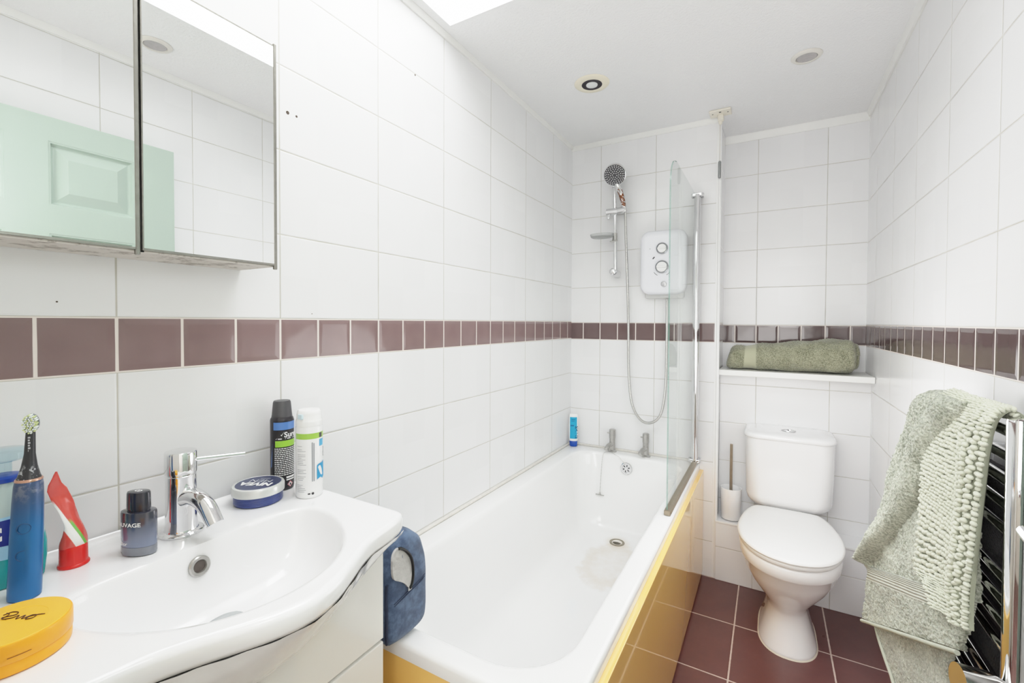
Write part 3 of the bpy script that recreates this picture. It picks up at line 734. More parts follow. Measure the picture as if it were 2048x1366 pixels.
# toilet brush + holder
bx_, by_ = .841, 2.485
o = MB(); o.lathe([(.043, .0005), (.045, .003), (.0485, .150), (.0475, .153), (.0455, .153), (.043, .146), (.040, .02), (.004, .018)], (bx_, by_, .2965), 36)
o = o.build('toilet_brush_holder', ceramic); tag(o, 'white pot for the toilet brush on the tiled ledge left of the toilet', 'brush holder')
tb = thing('toilet_brush', 'steel handled toilet brush standing in the white pot', 'toilet brush', (bx_, by_, .32))
b = MB(); b.box(bx_ - .007, bx_ + .006, by_ - .006, by_ + .006, .40, .668, .002); b.build('handle', mat('aged_steel_handle', rgb(156, 144, 128), .35, .7, .12, 60), tb)
MB().lathe([(.008, .320), (.028, .325), (.030, .37), (.020, .40), (.006, .41)], (bx_, by_, 0), 20).build('bristle_head', mat('white_bristles', rgb(220, 218, 212), .9, 0, .05, 200, bump=.8, bscale=500), tb)

# shelf and rolled towel
o = MB(); o.box(.7785, W - .0015, 2.468, D2 - .001, 1.0115, 1.0395, .003)
o = o.build('wall_shelf', wpaint, smooth=30); tag(o, 'white painted shelf board above the toilet cistern', 'shelf')

def towel_mat(name, c, c2, band=None, ridges=0, fs=420):
    n = NT(name); p = n.pos(True); uv = n.xyz(n.n('ShaderNodeUVMap').outputs[0])
    f = n.noise(p, fs, 3, .6); f2 = n.noise(p, 16, 3)
    col = n.mix(n.smooth(n.math('ADD', n.math('MULTIPLY', f, .75), n.math('MULTIPLY', f2, .25)), .30, .66), c2, c)  # darker colour between the loops stands in for shade in the crevices
    h = n.math('ADD', n.noise(p, fs, 2), n.math('MULTIPLY', n.noise(p, fs * 2.3, 1), .5))
    if band:
        bm_ = n.math('MULTIPLY', n.smooth(uv[1], band[0] - .006, band[0] + .006), n.math('SUBTRACT', 1., n.smooth(uv[1], band[1] - .006, band[1] + .006)))
        rid = n.math('SINE', n.math('MULTIPLY', uv[1], 2 * pi * ridges / max(1e-3, band[1] - band[0]))) if ridges else n.math('MULTIPLY', n.noise(p, 700, 1), .5)
        light = tuple(min(1, x * 1.10) for x in c[:3]) + (1,)
        dk = tuple(x * .62 for x in c[:3]) + (1,)
        bc = n.mix(n.smooth(rid, -1., -.3), dk, light) if ridges else light
        col = n.mix(bm_, col, bc)
        h = n.math('ADD', n.math('MULTIPLY', h, n.math('SUBTRACT', 1., bm_)), n.math('MULTIPLY', n.math('MULTIPLY', rid, .5), bm_))
    n.set(Base_Color=col, Roughness=.95, Sheen_Weight=.35, Specular_IOR_Level=.1)
    n.bump(h, .9, .003)
    return n.m
olive = towel_mat('olive_green_terry', rgb(166, 166, 142), rgb(92, 94, 74), (.135, .235), 0, 230)
rt = thing('rolled_towel', 'olive green rolled bath towel lying on the white shelf', 'towel', (1.08, 2.57, 1.0395))
b = MB(); rings = []; uvs = []; NX, NA = 200, 120
for i in range(NX + 1):
    t_ = i / NX; x = lerp(.822, 1.338, t_)
    hgt = lerp(.118, .158, sstep(0, .75, t_)) * lerp(.97, 1., sin(t_ * 9)) ; wdt = lerp(.080, .098, sstep(0, .7, t_))
    ee = min(1., sqrt(max(0., 1 - (1 - min(1., t_ / .05)) ** 2)) * .45 + .55) * (1. if t_ < .95 else .62 + .38 * sqrt(max(0., 1 - ((t_ - .95) / .05) ** 2)))
    xs = x
    r = []
    for k in range(NA):
        a = 2 * pi * k / NA; c_, s_ = cos(a), sin(a)
        y = 2.575 + wdt * ee * abs(c_) ** .82 * (1 if c_ >= 0 else -1); zz_ = 1.0415 + hgt * (.5 + .5 * ee * abs(s_) ** .85 * (1 if s_ >= 0 else -1)) - (1 - ee) * hgt * .0
        if s_ < -.5: zz_ = max(zz_, 1.0415)
        inb = .125 < t_ < .245
        nz = noise.noise(Vector((x * 170, a * 16, 3.))) * .0036 + noise.noise(Vector((x * 80, a * 7, 7.))) * .0022 + noise.noise(Vector((x * 14, a * 1.5, 1.))) * .008
        if inb: nz = noise.noise(Vector((x * 14, a * 1.5, 1.))) * .006 - .002
        # overlap seam of the roll
        nz += .006 * (1 if 2.7 < a < 3.9 else 0) * (t_ > .6)
        lean = (-.022 + .034 * (zz_ - 1.04) / .13) * (1 - sstep(0, .2, t_))
        r.append((xs + lean, y + c_ * nz, max(1.0402, zz_ + s_ * nz))); uvs.append((k / NA, t_))
    rings.append(r)
b.loft(rings); b.uv = uvs; b.build('towel_roll', olive, rt, 80)
sp_ = [(1.338 + .004, 2.575 + (.012 + .058 * i / 60) * cos(i * .35 + .8), 1.118 + (.008 + .050 * i / 60) * sin(i * .35 + .8)) for i in range(61)]
b = MB(); b.tube(sp_, .009, 8); b.uv = [(0., .9)] * len(b.v); b.build('rolled_end', olive, rt, 80)

# ------------------------------------------------------------------ towel radiator
PX, PY, FY = 1.338, .996, 1.315
tr = thing('towel_radiator', 'chrome ladder towel radiator on the right wall', 'radiator', (PX, 1.24, .42))
for y in (PY, FY): MB().lathe([(.0140, .30), (.0150, .302), (.0150, 1.120), (.0140, 1.124), (.004, 1.125)], (PX, y, 0), 28).build('post', chrome, tr)
zr = [1.098, 1.058, 1.018, .978, .938, .858, .820, .782, .744, .664, .628, .592, .556, .52, .44, .404, .368, .332]
for z in zr: MB().tube([(PX, PY + .010, z), (PX, FY - .010, z)], .0092, 14).build('rung', chrome, tr)
for z in (1.02, .40):
    for y in (PY, FY): MB().tube([(PX + .012, y, z), (W - .0005, y, z)], .009, 12).build('wall_bracket', chrome, tr)
b = MB(); b.tube([(PX - .005, PY - .008, .695), (PX - .028, PY - .012, .697), (PX - .070, PY - .020, .700)], [.012, .023, .0245], 26); b.build('valve_head', steel2, tr)
b = MB(); b.tube(curve([(PX, FY, .302), (PX, FY, .27), (PX + .02, FY, .25), (W - .001, FY, .25)], 10), .008, 12); b.build('pipe_tail', chrome, tr)

# towels on the radiator
def drape(Lp, Rp, nu, nv, fn, back=.006, disp=None):
    v = []; uv = []
    for j in range(nv + 1):
        s_ = j / nv; a = Vector(poly(Lp, s_)); c_ = Vector(poly(Rp, s_))
        for i in range(nu + 1):
            t_ = i / nu; p = a.lerp(c_, t_); p = p + fn(s_, t_, p); v.append(p); uv.append((t_, s_))
    F = []
    for j in range(nv):
        for i in range(nu):
            k = j * (nu + 1) + i; F.append((k, k + 1, k + nu + 2, k + nu + 1))
    n0 = len(v)
    # thickness: back copy pushed toward the wall, rim stitched
    v2 = [p + Vector((back, 0, 0)) for p in v]
    F2 = [tuple(reversed([q + n0 for q in f])) for f in F]
    rim = [i for i in range(nu + 1)] + [j * (nu + 1) + nu for j in range(1, nv + 1)] + [nv * (nu + 1) + i for i in range(nu - 1, -1, -1)] + [j * (nu + 1) for j in range(nv - 1, 0, -1)]
    F3 = [(rim[k], rim[(k + 1) % len(rim)], rim[(k + 1) % len(rim)] + n0, rim[k] + n0) for k in range(len(rim))]
    b = MB(); b.add(v + v2, F + F2 + F3); b.uv = uv + uv
    return b
sage = towel_mat('sage_green_terry', rgb(196, 200, 184), rgb(112, 118, 103), (.735, .835), 7, 210)
sage2 = towel_mat('pale_sage_terry', rgb(194, 198, 184), rgb(128, 132, 118), None, 0, 210)
hem = mat('sage_hem_ribbon', rgb(182, 186, 170), .8, 0, .04, 60, bump=.4, bscale=500)
ht = thing('hanging_towel', 'sage green bath towel hanging folded over the radiator, under the mat', 'towel', (1.30, 1.32, .45))
L_ = [(1.355, 1.30, 1.100), (1.338, 1.325, 1.126), (1.318, 1.363, 1.108), (1.305, 1.392, 1.036), (1.288, 1.425, .930), (1.270, 1.444, .840), (1.248, 1.475, .728), (1.230, 1.530, .628), (1.234, 1.512, .605), (1.237, 1.560, .522), (1.238, 1.575, .442)]
R_ = [(1.355, 1.12, 1.100), (1.338, 1.13, 1.128), (1.320, 1.135, 1.112), (1.318, 1.13, 1.05), (1.316, 1.115, .99), (1.314, 1.105, .925), (1.312, 1.095, .86), (1.310, 1.085, .80), (1.306, 1.08, .765), (1.302, 1.08, .725), (1.300, 1.085, .690)]
def f_towel(s_, t_, p):
    tc = lerp(1.15, .50, sstep(.1, .42, s_)) if s_ < .42 else lerp(.50, .06, sstep(.40, .73, s_))
    d = 0.
    if s_ < .74:
        if t_ < tc:
            q = t_ / tc; d = .030 * sqrt(max(0., 1 - (2 * q - 1) ** 2)) * (1 - sstep(.70, .74, s_)) * lerp(.55, 1., sstep(.02, .3, s_))
            d += .010 * (abs(sin(q * 2 * pi))) * (1 - sstep(.35, .6, s_))
        else:
            d = -.006
    band = .73 < s_ < .84
    k = .0 if band else 1.
    nz = noise.noise(p * 210) * .0034 * k + noise.noise(p * 100) * .0026 * k + noise.noise(p * 16) * .006
    return Vector((-d - nz, 0, nz * .4))
b = drape(L_, R_, 150, 320, f_towel, .010); b.build('towel_front', sage, ht, 80)
hm = MB(); hp = [(Vector(L_[-1]).lerp(Vector(R_[-1]), i / 24) + Vector((-.004 + .003 * sin(i * .9), 0, -.006))) for i in range(25)]
for dzz in (0.,): hm.tube([p + Vector((0, 0, dzz)) for p in hp], .0045, 8)
hm.build('hem', hem, ht, 60)
Lb = [(1.262, 1.545, .450), (1.265, 1.515, .430), (1.272, 1.470, .405), (1.280, 1.432, .378), (1.286, 1.405, .33), (1.290, 1.39, .28)]
Rb = [(1.312, 1.150, .690), (1.308, 1.168, .62), (1.306, 1.175, .56), (1.306, 1.18, .48), (1.306, 1.19, .40), (1.306, 1.20, .33)]
def f_low(s_, t_, p):
    nz = noise.noise(p * 210) * .0030 + noise.noise(p * 100) * .002 + noise.noise(p * 18) * .006
    return Vector((-nz, 0, nz * .3))
b = drape(Lb, Rb, 90, 100, f_low, .008); b.build('towel_back_fall', sage2, ht, 80)
b = MB(); b.tube([Vector(poly(Lb, i / 20)) + Vector((-.003, 0, 0)) for i in range(21)], .004, 8); b.build('side_hem', hem, ht, 60)

# chenille bath mat
matc = NT('pale_sage_chenille'); gp = matc.pos(True)
matc.set(Base_Color=matc.mix(matc.noise(gp, 40, 3), rgb(190, 194, 174), rgb(216, 219, 202)), Roughness=.95, Sheen_Weight=.4, Specular_IOR_Level=.1); matc.bump(matc.noise(gp, 500, 2), .6, .001)
Lm = [(1.350, 1.235, 1.112), (1.336, 1.255, 1.134), (1.318, 1.283, 1.118), (1.312, 1.312, 1.088), (1.304, 1.300, 1.04), (1.298, 1.278, .99), (1.294, 1.266, .942), (1.293, 1.268, .90), (1.288, 1.262, .83), (1.284, 1.264, .75), (1.283, 1.20, .742), (1.281, 1.155, .72)]
Rm = [(1.350, 1.030, 1.118), (1.336, 1.032, 1.132), (1.322, 1.033, 1.124), (1.316, 1.033, 1.10), (1.312, 1.032, 1.05), (1.310, 1.030, 1.0), (1.308, 1.028, .95), (1.306, 1.026, .90), (1.304, 1.024, .86), (1.302, 1.022, .82), (1.301, 1.020, .79), (1.300, 1.016, .765)]
def fold(s_, t_):
    d = .006 * sin(t_ * 5 + s_ * 3)
    for c0, w_, a_ in ((.66, .09, .007), (.80, .055, .015), (.91, .05, .013), (1.0, .05, .004)):
        c0 = c0 - .05 * (s_ - .5)
        q = (t_ - c0) / w_
        if abs(q) < 1: d += a_ * (cos(q * pi) * .5 + .5) * sstep(.12, .4, s_)
    return d
bm_ = thing('bath_mat', 'pale sage chenille bath mat draped over the radiator next to its post', 'bath mat', (1.30, 1.15, .75))
b = drape(Lm, Rm, 30, 40, lambda s_, t_, p: Vector((-fold(s_, t_), 0, 0)), .006); b.build('mat_backing', mat('mat_backing_cloth', rgb(150, 154, 136), .95, 0, .04), bm_, 80)
ico = bmesh.new(); bmesh.ops.create_icosphere(ico, subdivisions=2, radius=1.); IV = [q.co.copy() for q in ico.verts]; IF = [[q.index for q in f.verts] for f in ico.faces]; ico.free()
b = MB(); NS, NTT = 66, 25
for j in range(NS):
    for i in range(NTT):
        s_ = (j + .5 + random.uniform(-.2, .2)) / NS; t_ = (i + .5 + (.25 if j % 2 else -.25) + random.uniform(-.15, .15)) / NTT; t_ = max(0., min(1., t_))
        a = Vector(poly(Lm, s_)); c_ = Vector(poly(Rm, s_)); p = a.lerp(c_, t_)
        du = (c_ - a); wl = du.length / NTT; du.normalize()
        ds = Vector(poly(Lm, min(1, s_ + .01))).lerp(Vector(poly(Rm, min(1, s_ + .01))), t_) - p; dl = ds.length * 100 / NS; 
        if ds.length < 1e-6: continue
        ds.normalize(); nn = du.cross(ds).normalized()
        if nn.x > 0: nn = -nn
        if abs(nn.x) < .3 and nn.z < 0: nn = -nn
        p = p + Vector((-fold(s_, t_), 0, 0)) + nn * .003
        tl = Matrix.Rotation(random.uniform(-.35, .35), 3, nn); e1 = tl @ du; e2 = tl @ ds
        A, B_, C_ = wl * .66, min(.0052, max(.0030, dl * .52)), .0052
        b.add([p + e1 * (q.x * A) + e2 * (q.y * B_) + nn * (q.z * C_) for q in IV], IF)
o = b.build('chenille_pile', matc.m, bm_, 80); o['kind'] = 'stuff'
# dark towel between rungs and wall
dk = towel_mat('dark_plum_terry', rgb(52, 42, 54), rgb(24, 19, 27), None, 0, 300)
b = drape([(1.362, 1.43, 1.00), (1.360, 1.43, .80), (1.362, 1.43, .6), (1.360, 1.42, .42)], [(1.362, 1.030, 1.02), (1.360, 1.030, .80), (1.362, 1.03, .6), (1.360, 1.03, .42)], 60, 80, lambda s_, t_, p: Vector((noise.noise(p * 12) * .004 + noise.noise(p * 250) * .0012, 0, 0)), .012)
o = b.build('dark_towel', dk, None, 80); tag(o, 'dark plum towel hanging behind the radiator rungs', 'towel')

# ------------------------------------------------------------------ wash bag on the bath rim
denim = NT('blue_denim_cloth'); gp = denim.pos(True); wv = denim.noise(gp, 900, 1); pa = denim.noise(gp, 38, 5, .65)
denim.set(Base_Color=denim.mix(denim.smooth(pa, .35, .7), rgb(58, 74, 102), rgb(92, 112, 142)), Roughness=.8, Sheen_Weight=.15); denim.bump(denim.math('ADD', wv, denim.math('MULTIPLY', pa, 1.5)), .5, .0012)
navy = mat('navy_piping', rgb(38, 48, 72), .6, 0, .06, 80)
wbg = thing('wash_bag', 'blue denim wash bag with open zip on the bath rim beside the vanity', 'wash bag', (.24, .74, .5715))
def bagring(x, d, top):
    # section in y,z : near face y=.680, far face y=.806, arched top leaning to the far side
    y0, y1, z0 = .678 + d, .806 - d, .5755 + d * .6
    o = [(y0 + .012, z0), (y1 - .035, z0), (y1 - .008, z0 + .006), (y1, z0 + .025), (y1, .70), (y1 - .002, .735), (y1 - .018, top - .028), (y1 - .048, top - .006), (.735, top), (.712, top - .012), (y0 + .012, top - .045), (y0 + .002, .72), (y0, .68), (y0, z0 + .03), (y0 + .002, z0 + .008)]
    o = chaikin(o, 2, True)
    return [(x + .010 * noise.noise(Vector((a * 18, c * 18, x * 10))) * (0 if x < .2 else .35 if x > .29 else 1), a, c) for a, c in o]
b = MB(); b.loft([bagring(.10, .02, .77), bagring(.108, .006, .795), bagring(.13, 0, .805), bagring(.20, -.002, .812), bagring(.275, 0, .812), bagring(.303, .003, .808), bagring(.312, .012, .800), bagring(.315, .03, .785)])
b.build('bag_body', denim.m, wbg, 60)
b = MB()
for d_, x in ((.000, .302),):
    o = [p for p in bagring(x, .001, .810) if p[1] < .6825 and .580 < p[2] < .735]; o.sort(key=lambda p: p[2])
    b.tube([Vector(p) + Vector((0.002, 0, 0)) for p in o], .003, 6); b.tube([Vector(p) + Vector((-.012, -.001, 0)) for p in o], .0025, 6)
b.build('piping', navy, wbg, 60)
b = MB(); sm = [(.3165 - .006 * sstep(.775, .80, y), y, .672 + .020 * (y - .68) / .12) for y in [.69 + .0100 * i for i in range(11)]]
b.tube(sm, .0012, 6); b.tube([Vector(p) + Vector((0, 0, -.005)) for p in sm], .0010, 6); b.build('seam_stitching', navy, wbg)
zo = [(.690, .776), (.704, .788), (.718, .780), (.732, .764), (.740, .742), (.742, .716), (.738, .697), (.730, .688), (.718, .706), (.702, .718), (.688, .726), (.684, .745), (.685, .762)]
zo = chaikin(zo, 2, True)
def bx(y, z): return .3200 - .012 * sstep(.75, .81, z) - .004 * sstep(.71, .69, y)
b = MB(); b.loft([[(bx(y, z) - .004, y, z) for y, z in zo], [(bx(y, z) + .0015, y, z) for y, z in zo]]); b.build('clear_lining', mat('crinkled_grey_lining', rgb(190, 188, 186), .2, 0, .12, 60, bump=1., bscale=80, bdist=.004), wbg, 40)
b = MB(); zz_ = [q for q in zo if q[0] > .705 and not (q[1] < .72 and q[0] < .73)]; zz_.sort(key=lambda q: -q[1])
b.tube([(bx(y, z) + .0025, y, z) for y, z in zz_], .0033, 8); b.build('zip', black, wbg)
b = MB(); b.box(.319, .322, .727, .738, .684, .692, .001); b.build('zip_pull', steel, wbg)

# shampoo bottle on the bath corner
sh = thing('shampoo_bottle', 'small blue and white shampoo bottle on the corner of the bath', 'bottle', (.040, 2.372, .571))
sx_, sy_ = .040, 2.372; ra = radians(20)
def sring(z, a, b_, n=32): return z3(ell(sx_, sy_, a, b_, n, 2.4, ra), .571 + z)
MB().loft([sring(.0005, .019, .014), sring(.003, .021, .016), sring(.030, .0225, .0165), sring(.032, .021, .015)]).build('flip_cap', mat('royal_blue_plastic', rgb(22, 70, 165), .25, 0, .03), sh)
MB().loft([sring(.032, .022, .016), sring(.036, .0245, .017), sring(.06, .0260, .018), sring(.11, .0265, .018), sring(.15, .0255, .016), sring(.172, .0235, .011), sring(.182, .0215, .006), sring(.184, .0205, .003)]).build('bottle_body', wplastic, sh)
fd = Vector((sin(-ra) * -1, -cos(ra), 0)); 
def sface(x, y, off=.0004):
    # on the front (toward the room) face of the oval
    a, b_ = .0265, .018; xx = max(-.025, min(.025, x)); yy = b_ * (max(0., 1 - abs(xx / a) ** 2.4)) ** (1 / 2.4) + off
    return (sx_ + xx * cos(ra) + yy * sin(ra), sy_ + xx * sin(ra) - yy * cos(ra), .571 + y)
lab = grid2d(-.0195, .0195, .046, .168, 10, 1)
mapped([lab], lambda x, y: sface(x, y, .0012 - .0 * y), 'label', mat('turquoise_label', rgb(30, 160, 205), .3, 0, .06, 30), sh)
tv = shift(text2d('SHINE', .026, .0006, 'CENTER'), .0105, .082, -pi / 2)
mapped([tv], lambda x, y: sface(x, y, .0016), 'lettering', mat('dark_navy_print', rgb(18, 45, 80), .4, 0, .05), sh)
mapped([grid2d(-.012, .010, .152, .157, 4), grid2d(-.012, .006, .144, .148, 4), grid2d(-.016, .003, .116, .124, 4)], lambda x, y: sface(x, y, .0015), 'small_print', mat('mid_blue_print', rgb(16, 110, 160), .4, 0, .05), sh)

# ------------------------------------------------------------------ things on the basin
Z0 = ZD + .0004
# deodorant can
dx, dy, dr_ = .043, .617, .0243
dc = thing('deodorant_can', 'tall black spray deodorant can at the back corner of the basin', 'aerosol can', (dx, dy, Z0))
MB().lathe([(.0228, 0), (.0238, .0015), (dr_, .005), (dr_, .155), (.0235, .159), (.021, .163)], (dx, dy, Z0), 40).build('can_body', mat('black_gunmetal_can', rgb(58, 56, 60), .3, .4, .04), dc)
MB().lathe([(.0212, .163), (.0212, .1655), (.0207, .167), (.0182, .195), (.0165, .1985), (.004, .199)], (dx, dy, Z0), 36).build('cap', darkgrey, dc)
ph = radians(-16)
cm_ = lambda o: cyl(dx, dy, dr_ + o, ph, Z0)
mapped([grid2d(-.028, .034, .006, .155, 22)], cm_(.0003), 'back_label', mat('black_label', rgb(34, 32, 36), .35, 0, .03), dc)
mapped([grid2d(-.026, .034, .136, .153, 22)], cm_(.0006), 'blue_stripe', mat('mid_blue_label', rgb(88, 130, 200), .35, 0, .06, 60), dc)
mapped([grid2d(-.022, .034, .098, .112, 20)], cm_(.0006), 'green_stripe', mat('lime_green_label', rgb(150, 208, 66), .35, 0, .05, 60), dc)
mapped([([(-.036, .050), (-.029, .108), (-.031, .055)], [(0, 1, 2)])], cm_(.0006), 'blue_flash', mat('steel_blue_label', rgb(92, 120, 175), .35, 0, .05), dc)
tx_ = [shift(text2d('Sure', .0165, .0004, 'LEFT'), -.0035, .1195)]
ck = [([(-.0105, .1255), (-.0085, .1225), (-.0030, .1325), (-.0080, .1255)], [(0, 1, 2, 3)])]
rnd = random.Random(3); small = []
for yy in [.0935 - .0042 * i for i in range(15)]:
    x = -.0235
    while x < .030:
        w_ = rnd.uniform(.002, .006); small.append(grid2d(x, min(.032, x + w_), yy, yy + .0019, 3)); x += w_ + .0012
for x in (-.021, -.002, .016): small += [([(x, .1165), (x + .001, .1150), (x + .004, .119), (x + .0012, .1163)], [(0, 1, 2, 3)]), grid2d(x + .005, x + .013, .1155, .1175, 3)]
small += [shift(text2d('U', .011, .0006, 'LEFT'), -.020, .020), shift(text2d('2', .008, .0004, 'LEFT'), -.018, .012), shift(text2d('400ml', .007, .0003, 'LEFT'), -.006, .006)][:1]
small += [grid2d(.001, .022, .027, .031, 6), grid2d(.001, .022, .022, .025, 6)]
mapped(tx_ + ck + small, cm_(.0009), 'lettering', whiteprint, dc)
mapped([([(.003, .013), (.010, .006), (.017, .013), (.010, .020)], [(0, 1, 2, 3)])], cm_(.0008), 'hazard_diamond', mat('pink_hazard_red', rgb(214, 140, 146), .4, 0, .04), dc)
mapped([([(.0055, .013), (.010, .0085), (.0145, .013), (.010, .0175)], [(0, 1, 2, 3)])], cm_(.0010), 'hazard_white', whiteprint, dc)
mapped([([(.0085, .010), (.0115, .010), (.0120, .013), (.0105, .016), (.0080, .013)], [(0, 1, 2, 3, 4)])], cm_(.0012), 'hazard_flame', black, dc)

# shaving gel can
gx, gy, gr = .132, .622, .0272
gc = thing('shaving_gel_can', 'white shaving gel can with green and blue bands, right of the black can', 'aerosol can', (gx, gy, Z0))
MB().lathe([(.0255, 0), (.0268, .0015), (gr, .005), (gr, .150), (.0262, .153)], (gx, gy, Z0), 40).build('can_body', mat('white_gloss_can', rgb(236, 236, 236), .18, .0, .01, coat=.3), gc)
b = MB(); b.lathe([(.0268, .153), (.0268, .162), (.0262, .165), (.0248, .167), (.0246, .178), (.0236, .1835), (.021, .1865), (.004, .187)], (gx, gy, Z0), 40); o = b.build('cap', wplastic, gc)
b = MB(); b.box(gx - .002, gx + .012, gy - .027, gy - .021, Z0 + .169, Z0 + .180, .002, M=None); b.build('nozzle', mat('pale_aqua_plastic', rgb(205, 228, 236), .3, 0, .04), o)
ph = radians(-30); cm_ = lambda o: cyl(gx, gy, gr + o, ph, Z0)
mapped([grid2d(-.036, .042, .127, .139, 24)], cm_(.0003), 'green_band', mat('leaf_green_label', rgb(158, 204, 84), .35, 0, .05), gc)
mapped([grid2d(.019, .027, .128, .138, 4)], cm_(.0006), 'dark_square', darkgrey, gc)
mapped([grid2d(.019, .034, .109, .124, 6)], cm_(.0004), 'blue_square', mat('sky_blue_label', rgb(80, 168, 216), .35, 0, .05), gc)
mapped([([(.013, .038), (.022, .042), (.029, .037), (.036, .041), (.036, .076), (.031, .074), (.027, .072), (.020, .072), (.013, .069)], [(0, 1, 2, 3, 4, 5, 6, 7, 8)])], cm_(.0012), 'blue_flag', mat('bright_blue_label', rgb(44, 146, 200), .35, 0, .05), gc)
small = []
for yy in [.112 - .0036 * i for i in range(29)]:
    if rnd.random() < .25: continue
    small.append(grid2d(-.030, -.030 + rnd.uniform(.010, .022), yy, yy + .0009, 5))
small.append(grid2d(.002, .0045, .036, .120, 2)); small.append(grid2d(.0055, .0080, .036, .118, 2))
mapped(small, cm_(.0004), 'small_print', inkgrey, gc)
mapped([shift(text2d('C', .030, .0012, 'LEFT'), .0345, .082)], cm_(.0005), 'lettering', ink, gc)
mapped([disc(.004, .0105, .0028, .0028, 16, 1)], cm_(.0005), 'recycling_mark', ink, gc)
mapped([grid2d(-.006, -.001, .009, .012, 3)], cm_(.0005), 'capacity_mark', ink, gc)

# cream tin
nx, ny = .069, .547
nt = thing('cream_tin', 'round navy and silver cream tin lying on the basin beside the tap', 'tin', (nx, ny, Z0))
b = MB(); b.lathe([(.0435, 0), (.0455, .0012)] + [(.0462 - (.0006 if i % 2 else 0), .003 + .0016 * i) for i in range(11)] + [(.0445, .0205)], (nx, ny, Z0), 60); b.build('ribbed_base', mat('navy_tin_plastic', rgb(58, 70, 126), .3, 0, .04), nt)
b = MB(); b.lathe([(.0470, .0195), (.0492, .0205), (.0494, .0335), (.0478, .0365), (.0440, .0378), (.0428, .0370)], (nx, ny, Z0), 60); o = b.build('silver_lid_rim', mat('pale_silver_rim', rgb(216, 218, 216), .25, .35, .02), nt)
b = MB(); b.lathe([(.0430, .0366), (.0428, .0373), (.003, .0376)], (nx, ny, Z0), 60); b.build('lid_top', mat('slate_navy_lid', rgb(66, 72, 104), .3, .2, .03, 60), o)
ln = radians(-152)
fl_ = lambda x, y: (nx + x * cos(ln) - y * sin(ln), ny + x * sin(ln) + y * cos(ln), Z0 + .0381)
mapped([shift(text2d('NIVEA', .0235, .0011, 'CENTER'), 0, .0015), ], fl_, 'lettering', whiteprint, nt)
mapped([shift(text2d('MEN', .0205, .0001, 'CENTER', 1.15), 0, -.0165), grid2d(-.012, .009, -.0245, -.0228, 4)], fl_, 'lettering_thin', mat('silver_print', rgb(198, 202, 214), .4, .2, .03), nt)
mapped([grid2d(.010, .016, .022, .0235, 3), grid2d(-.012, -.004, .024, .0255, 3)], fl_, 'lid_bars', mat('lilac_print', rgb(130, 138, 180), .4, 0, .05), nt)  # two short lilac bars across the lid

# perfume bottle
px_, py_ = .112, .325; pra = radians(28)
pf = thing('perfume_bottle', 'dark smoky glass perfume bottle with oval cap left of the tap', 'perfume bottle', (px_, py_, Z0))
pg_ = NT('smoky_gradient_glass'); zz = pg_.xyz(pg_.pos(True))[2]
pg_.set(Base_Color=pg_.mix(pg_.smooth(zz, .012, .070), rgb(112, 122, 148), rgb(50, 51, 62)), Roughness=.06, Coat_Weight=.6, Specular_IOR_Level=.6)
def pring(z, a, b_): return z3(ell(px_, py_, a, b_, 48, 2.0, pra), Z0 + z)
b = MB(); b.loft([pring(.0145, .0268, .0158), pring(.016, .0274, .0164), pring(.067, .0276, .0166), pring(.0695, .0268, .0158), pring(.0705, .0240, .0130)]); b.build('tinted_body', pg_.m, pf, 50)
b = MB(); b.loft([pring(0, .0250, .0140), pring(.001, .0268, .0158), pring(.0045, .0276, .0166), pring(.0075, .0272, .0162), pring(.0085, .0276, .0166), pring(.0145, .0272, .0163)]); b.build('glass_foot', mat('grey_glass_foot', rgb(120, 124, 134), .05, .1, .03, coat=.5), pf, 50)
b = MB(); b.loft([pring(.0705, .0170, .0108), pring(.0735, .0170, .0108), pring(.074, .0182, .0118), pring(.098, .0178, .0115), pring(.1005, .0168, .0106), pring(.101, .015, .009)]); o = b.build('cap', mat('glossy_black_cap', rgb(44, 44, 54), .12, .2, .03, coat=.4), pf, 50)
def pface(x, y, off=.0005):
    a, b_ = .0276, .0166
    # arc-length like parameter round the oval, 0 = middle of the front face
    th = x / .0245; xx = a * sin(th); yy = b_ * cos(th)
    k = 1 + off / .018
    return (px_ + (xx * cos(pra) + yy * sin(pra)) * k, py_ + (xx * sin(pra) - yy * cos(pra)) * k, Z0 + y)
mapped([shift(text2d('SAUVAGE', .0088, .0002, 'CENTER', 1.05), -.0060, .0485)], pface, 'lettering', whiteprint, pf)
mapped([shift(text2d('Dior', .0080, .0, 'CENTER'), -.0120, .0185)], pface, 'lettering', whiteprint, pf)
pl = radians(18)
mapped([shift(text2d('CD', .0085, .0004, 'CENTER'), 0, -.003)], lambda x, y: (px_ + x * cos(pl) - y * sin(pl), py_ + x * sin(pl) + y * cos(pl), Z0 + .1013), 'cap_monogram', whiteprint, o)

# toothpaste tube standing on its cap
qx, qy = .068, .258
tp = thing('toothpaste_tube', 'squeezed red toothpaste tube standing on its red cap', 'toothpaste', (qx, qy, Z0))
redm = mat('red_plastic', rgb(216, 44, 40), .22, 0, .05, 40)
b = MB(); b.lathe([(.0185, 0), (.0188, .002), (.0178, .004), (.0168, .0045), (.0164, .028), (.0155, .031), (.010, .032)], (qx, qy, Z0), 36); b.build('cap', redm, tp)
tn = NT('red_tube_with_white_and_green_stripe'); X = tn.xyz(tn.pos(True)); 
u_ = tn.math('ADD', X[1], tn.math('MULTIPLY', tn.math('SUBTRACT', X[2], .045), .42))
m1 = tn.math('MULTIPLY', tn.smooth(u_, -.0075, -.0065), tn.math('SUBTRACT', 1., tn.smooth(u_, .0035, .0045)))
m2 = tn.math('MULTIPLY', tn.smooth(u_, .0035, .0045), tn.math('SUBTRACT', 1., tn.smooth(u_, .0070, .0085)))
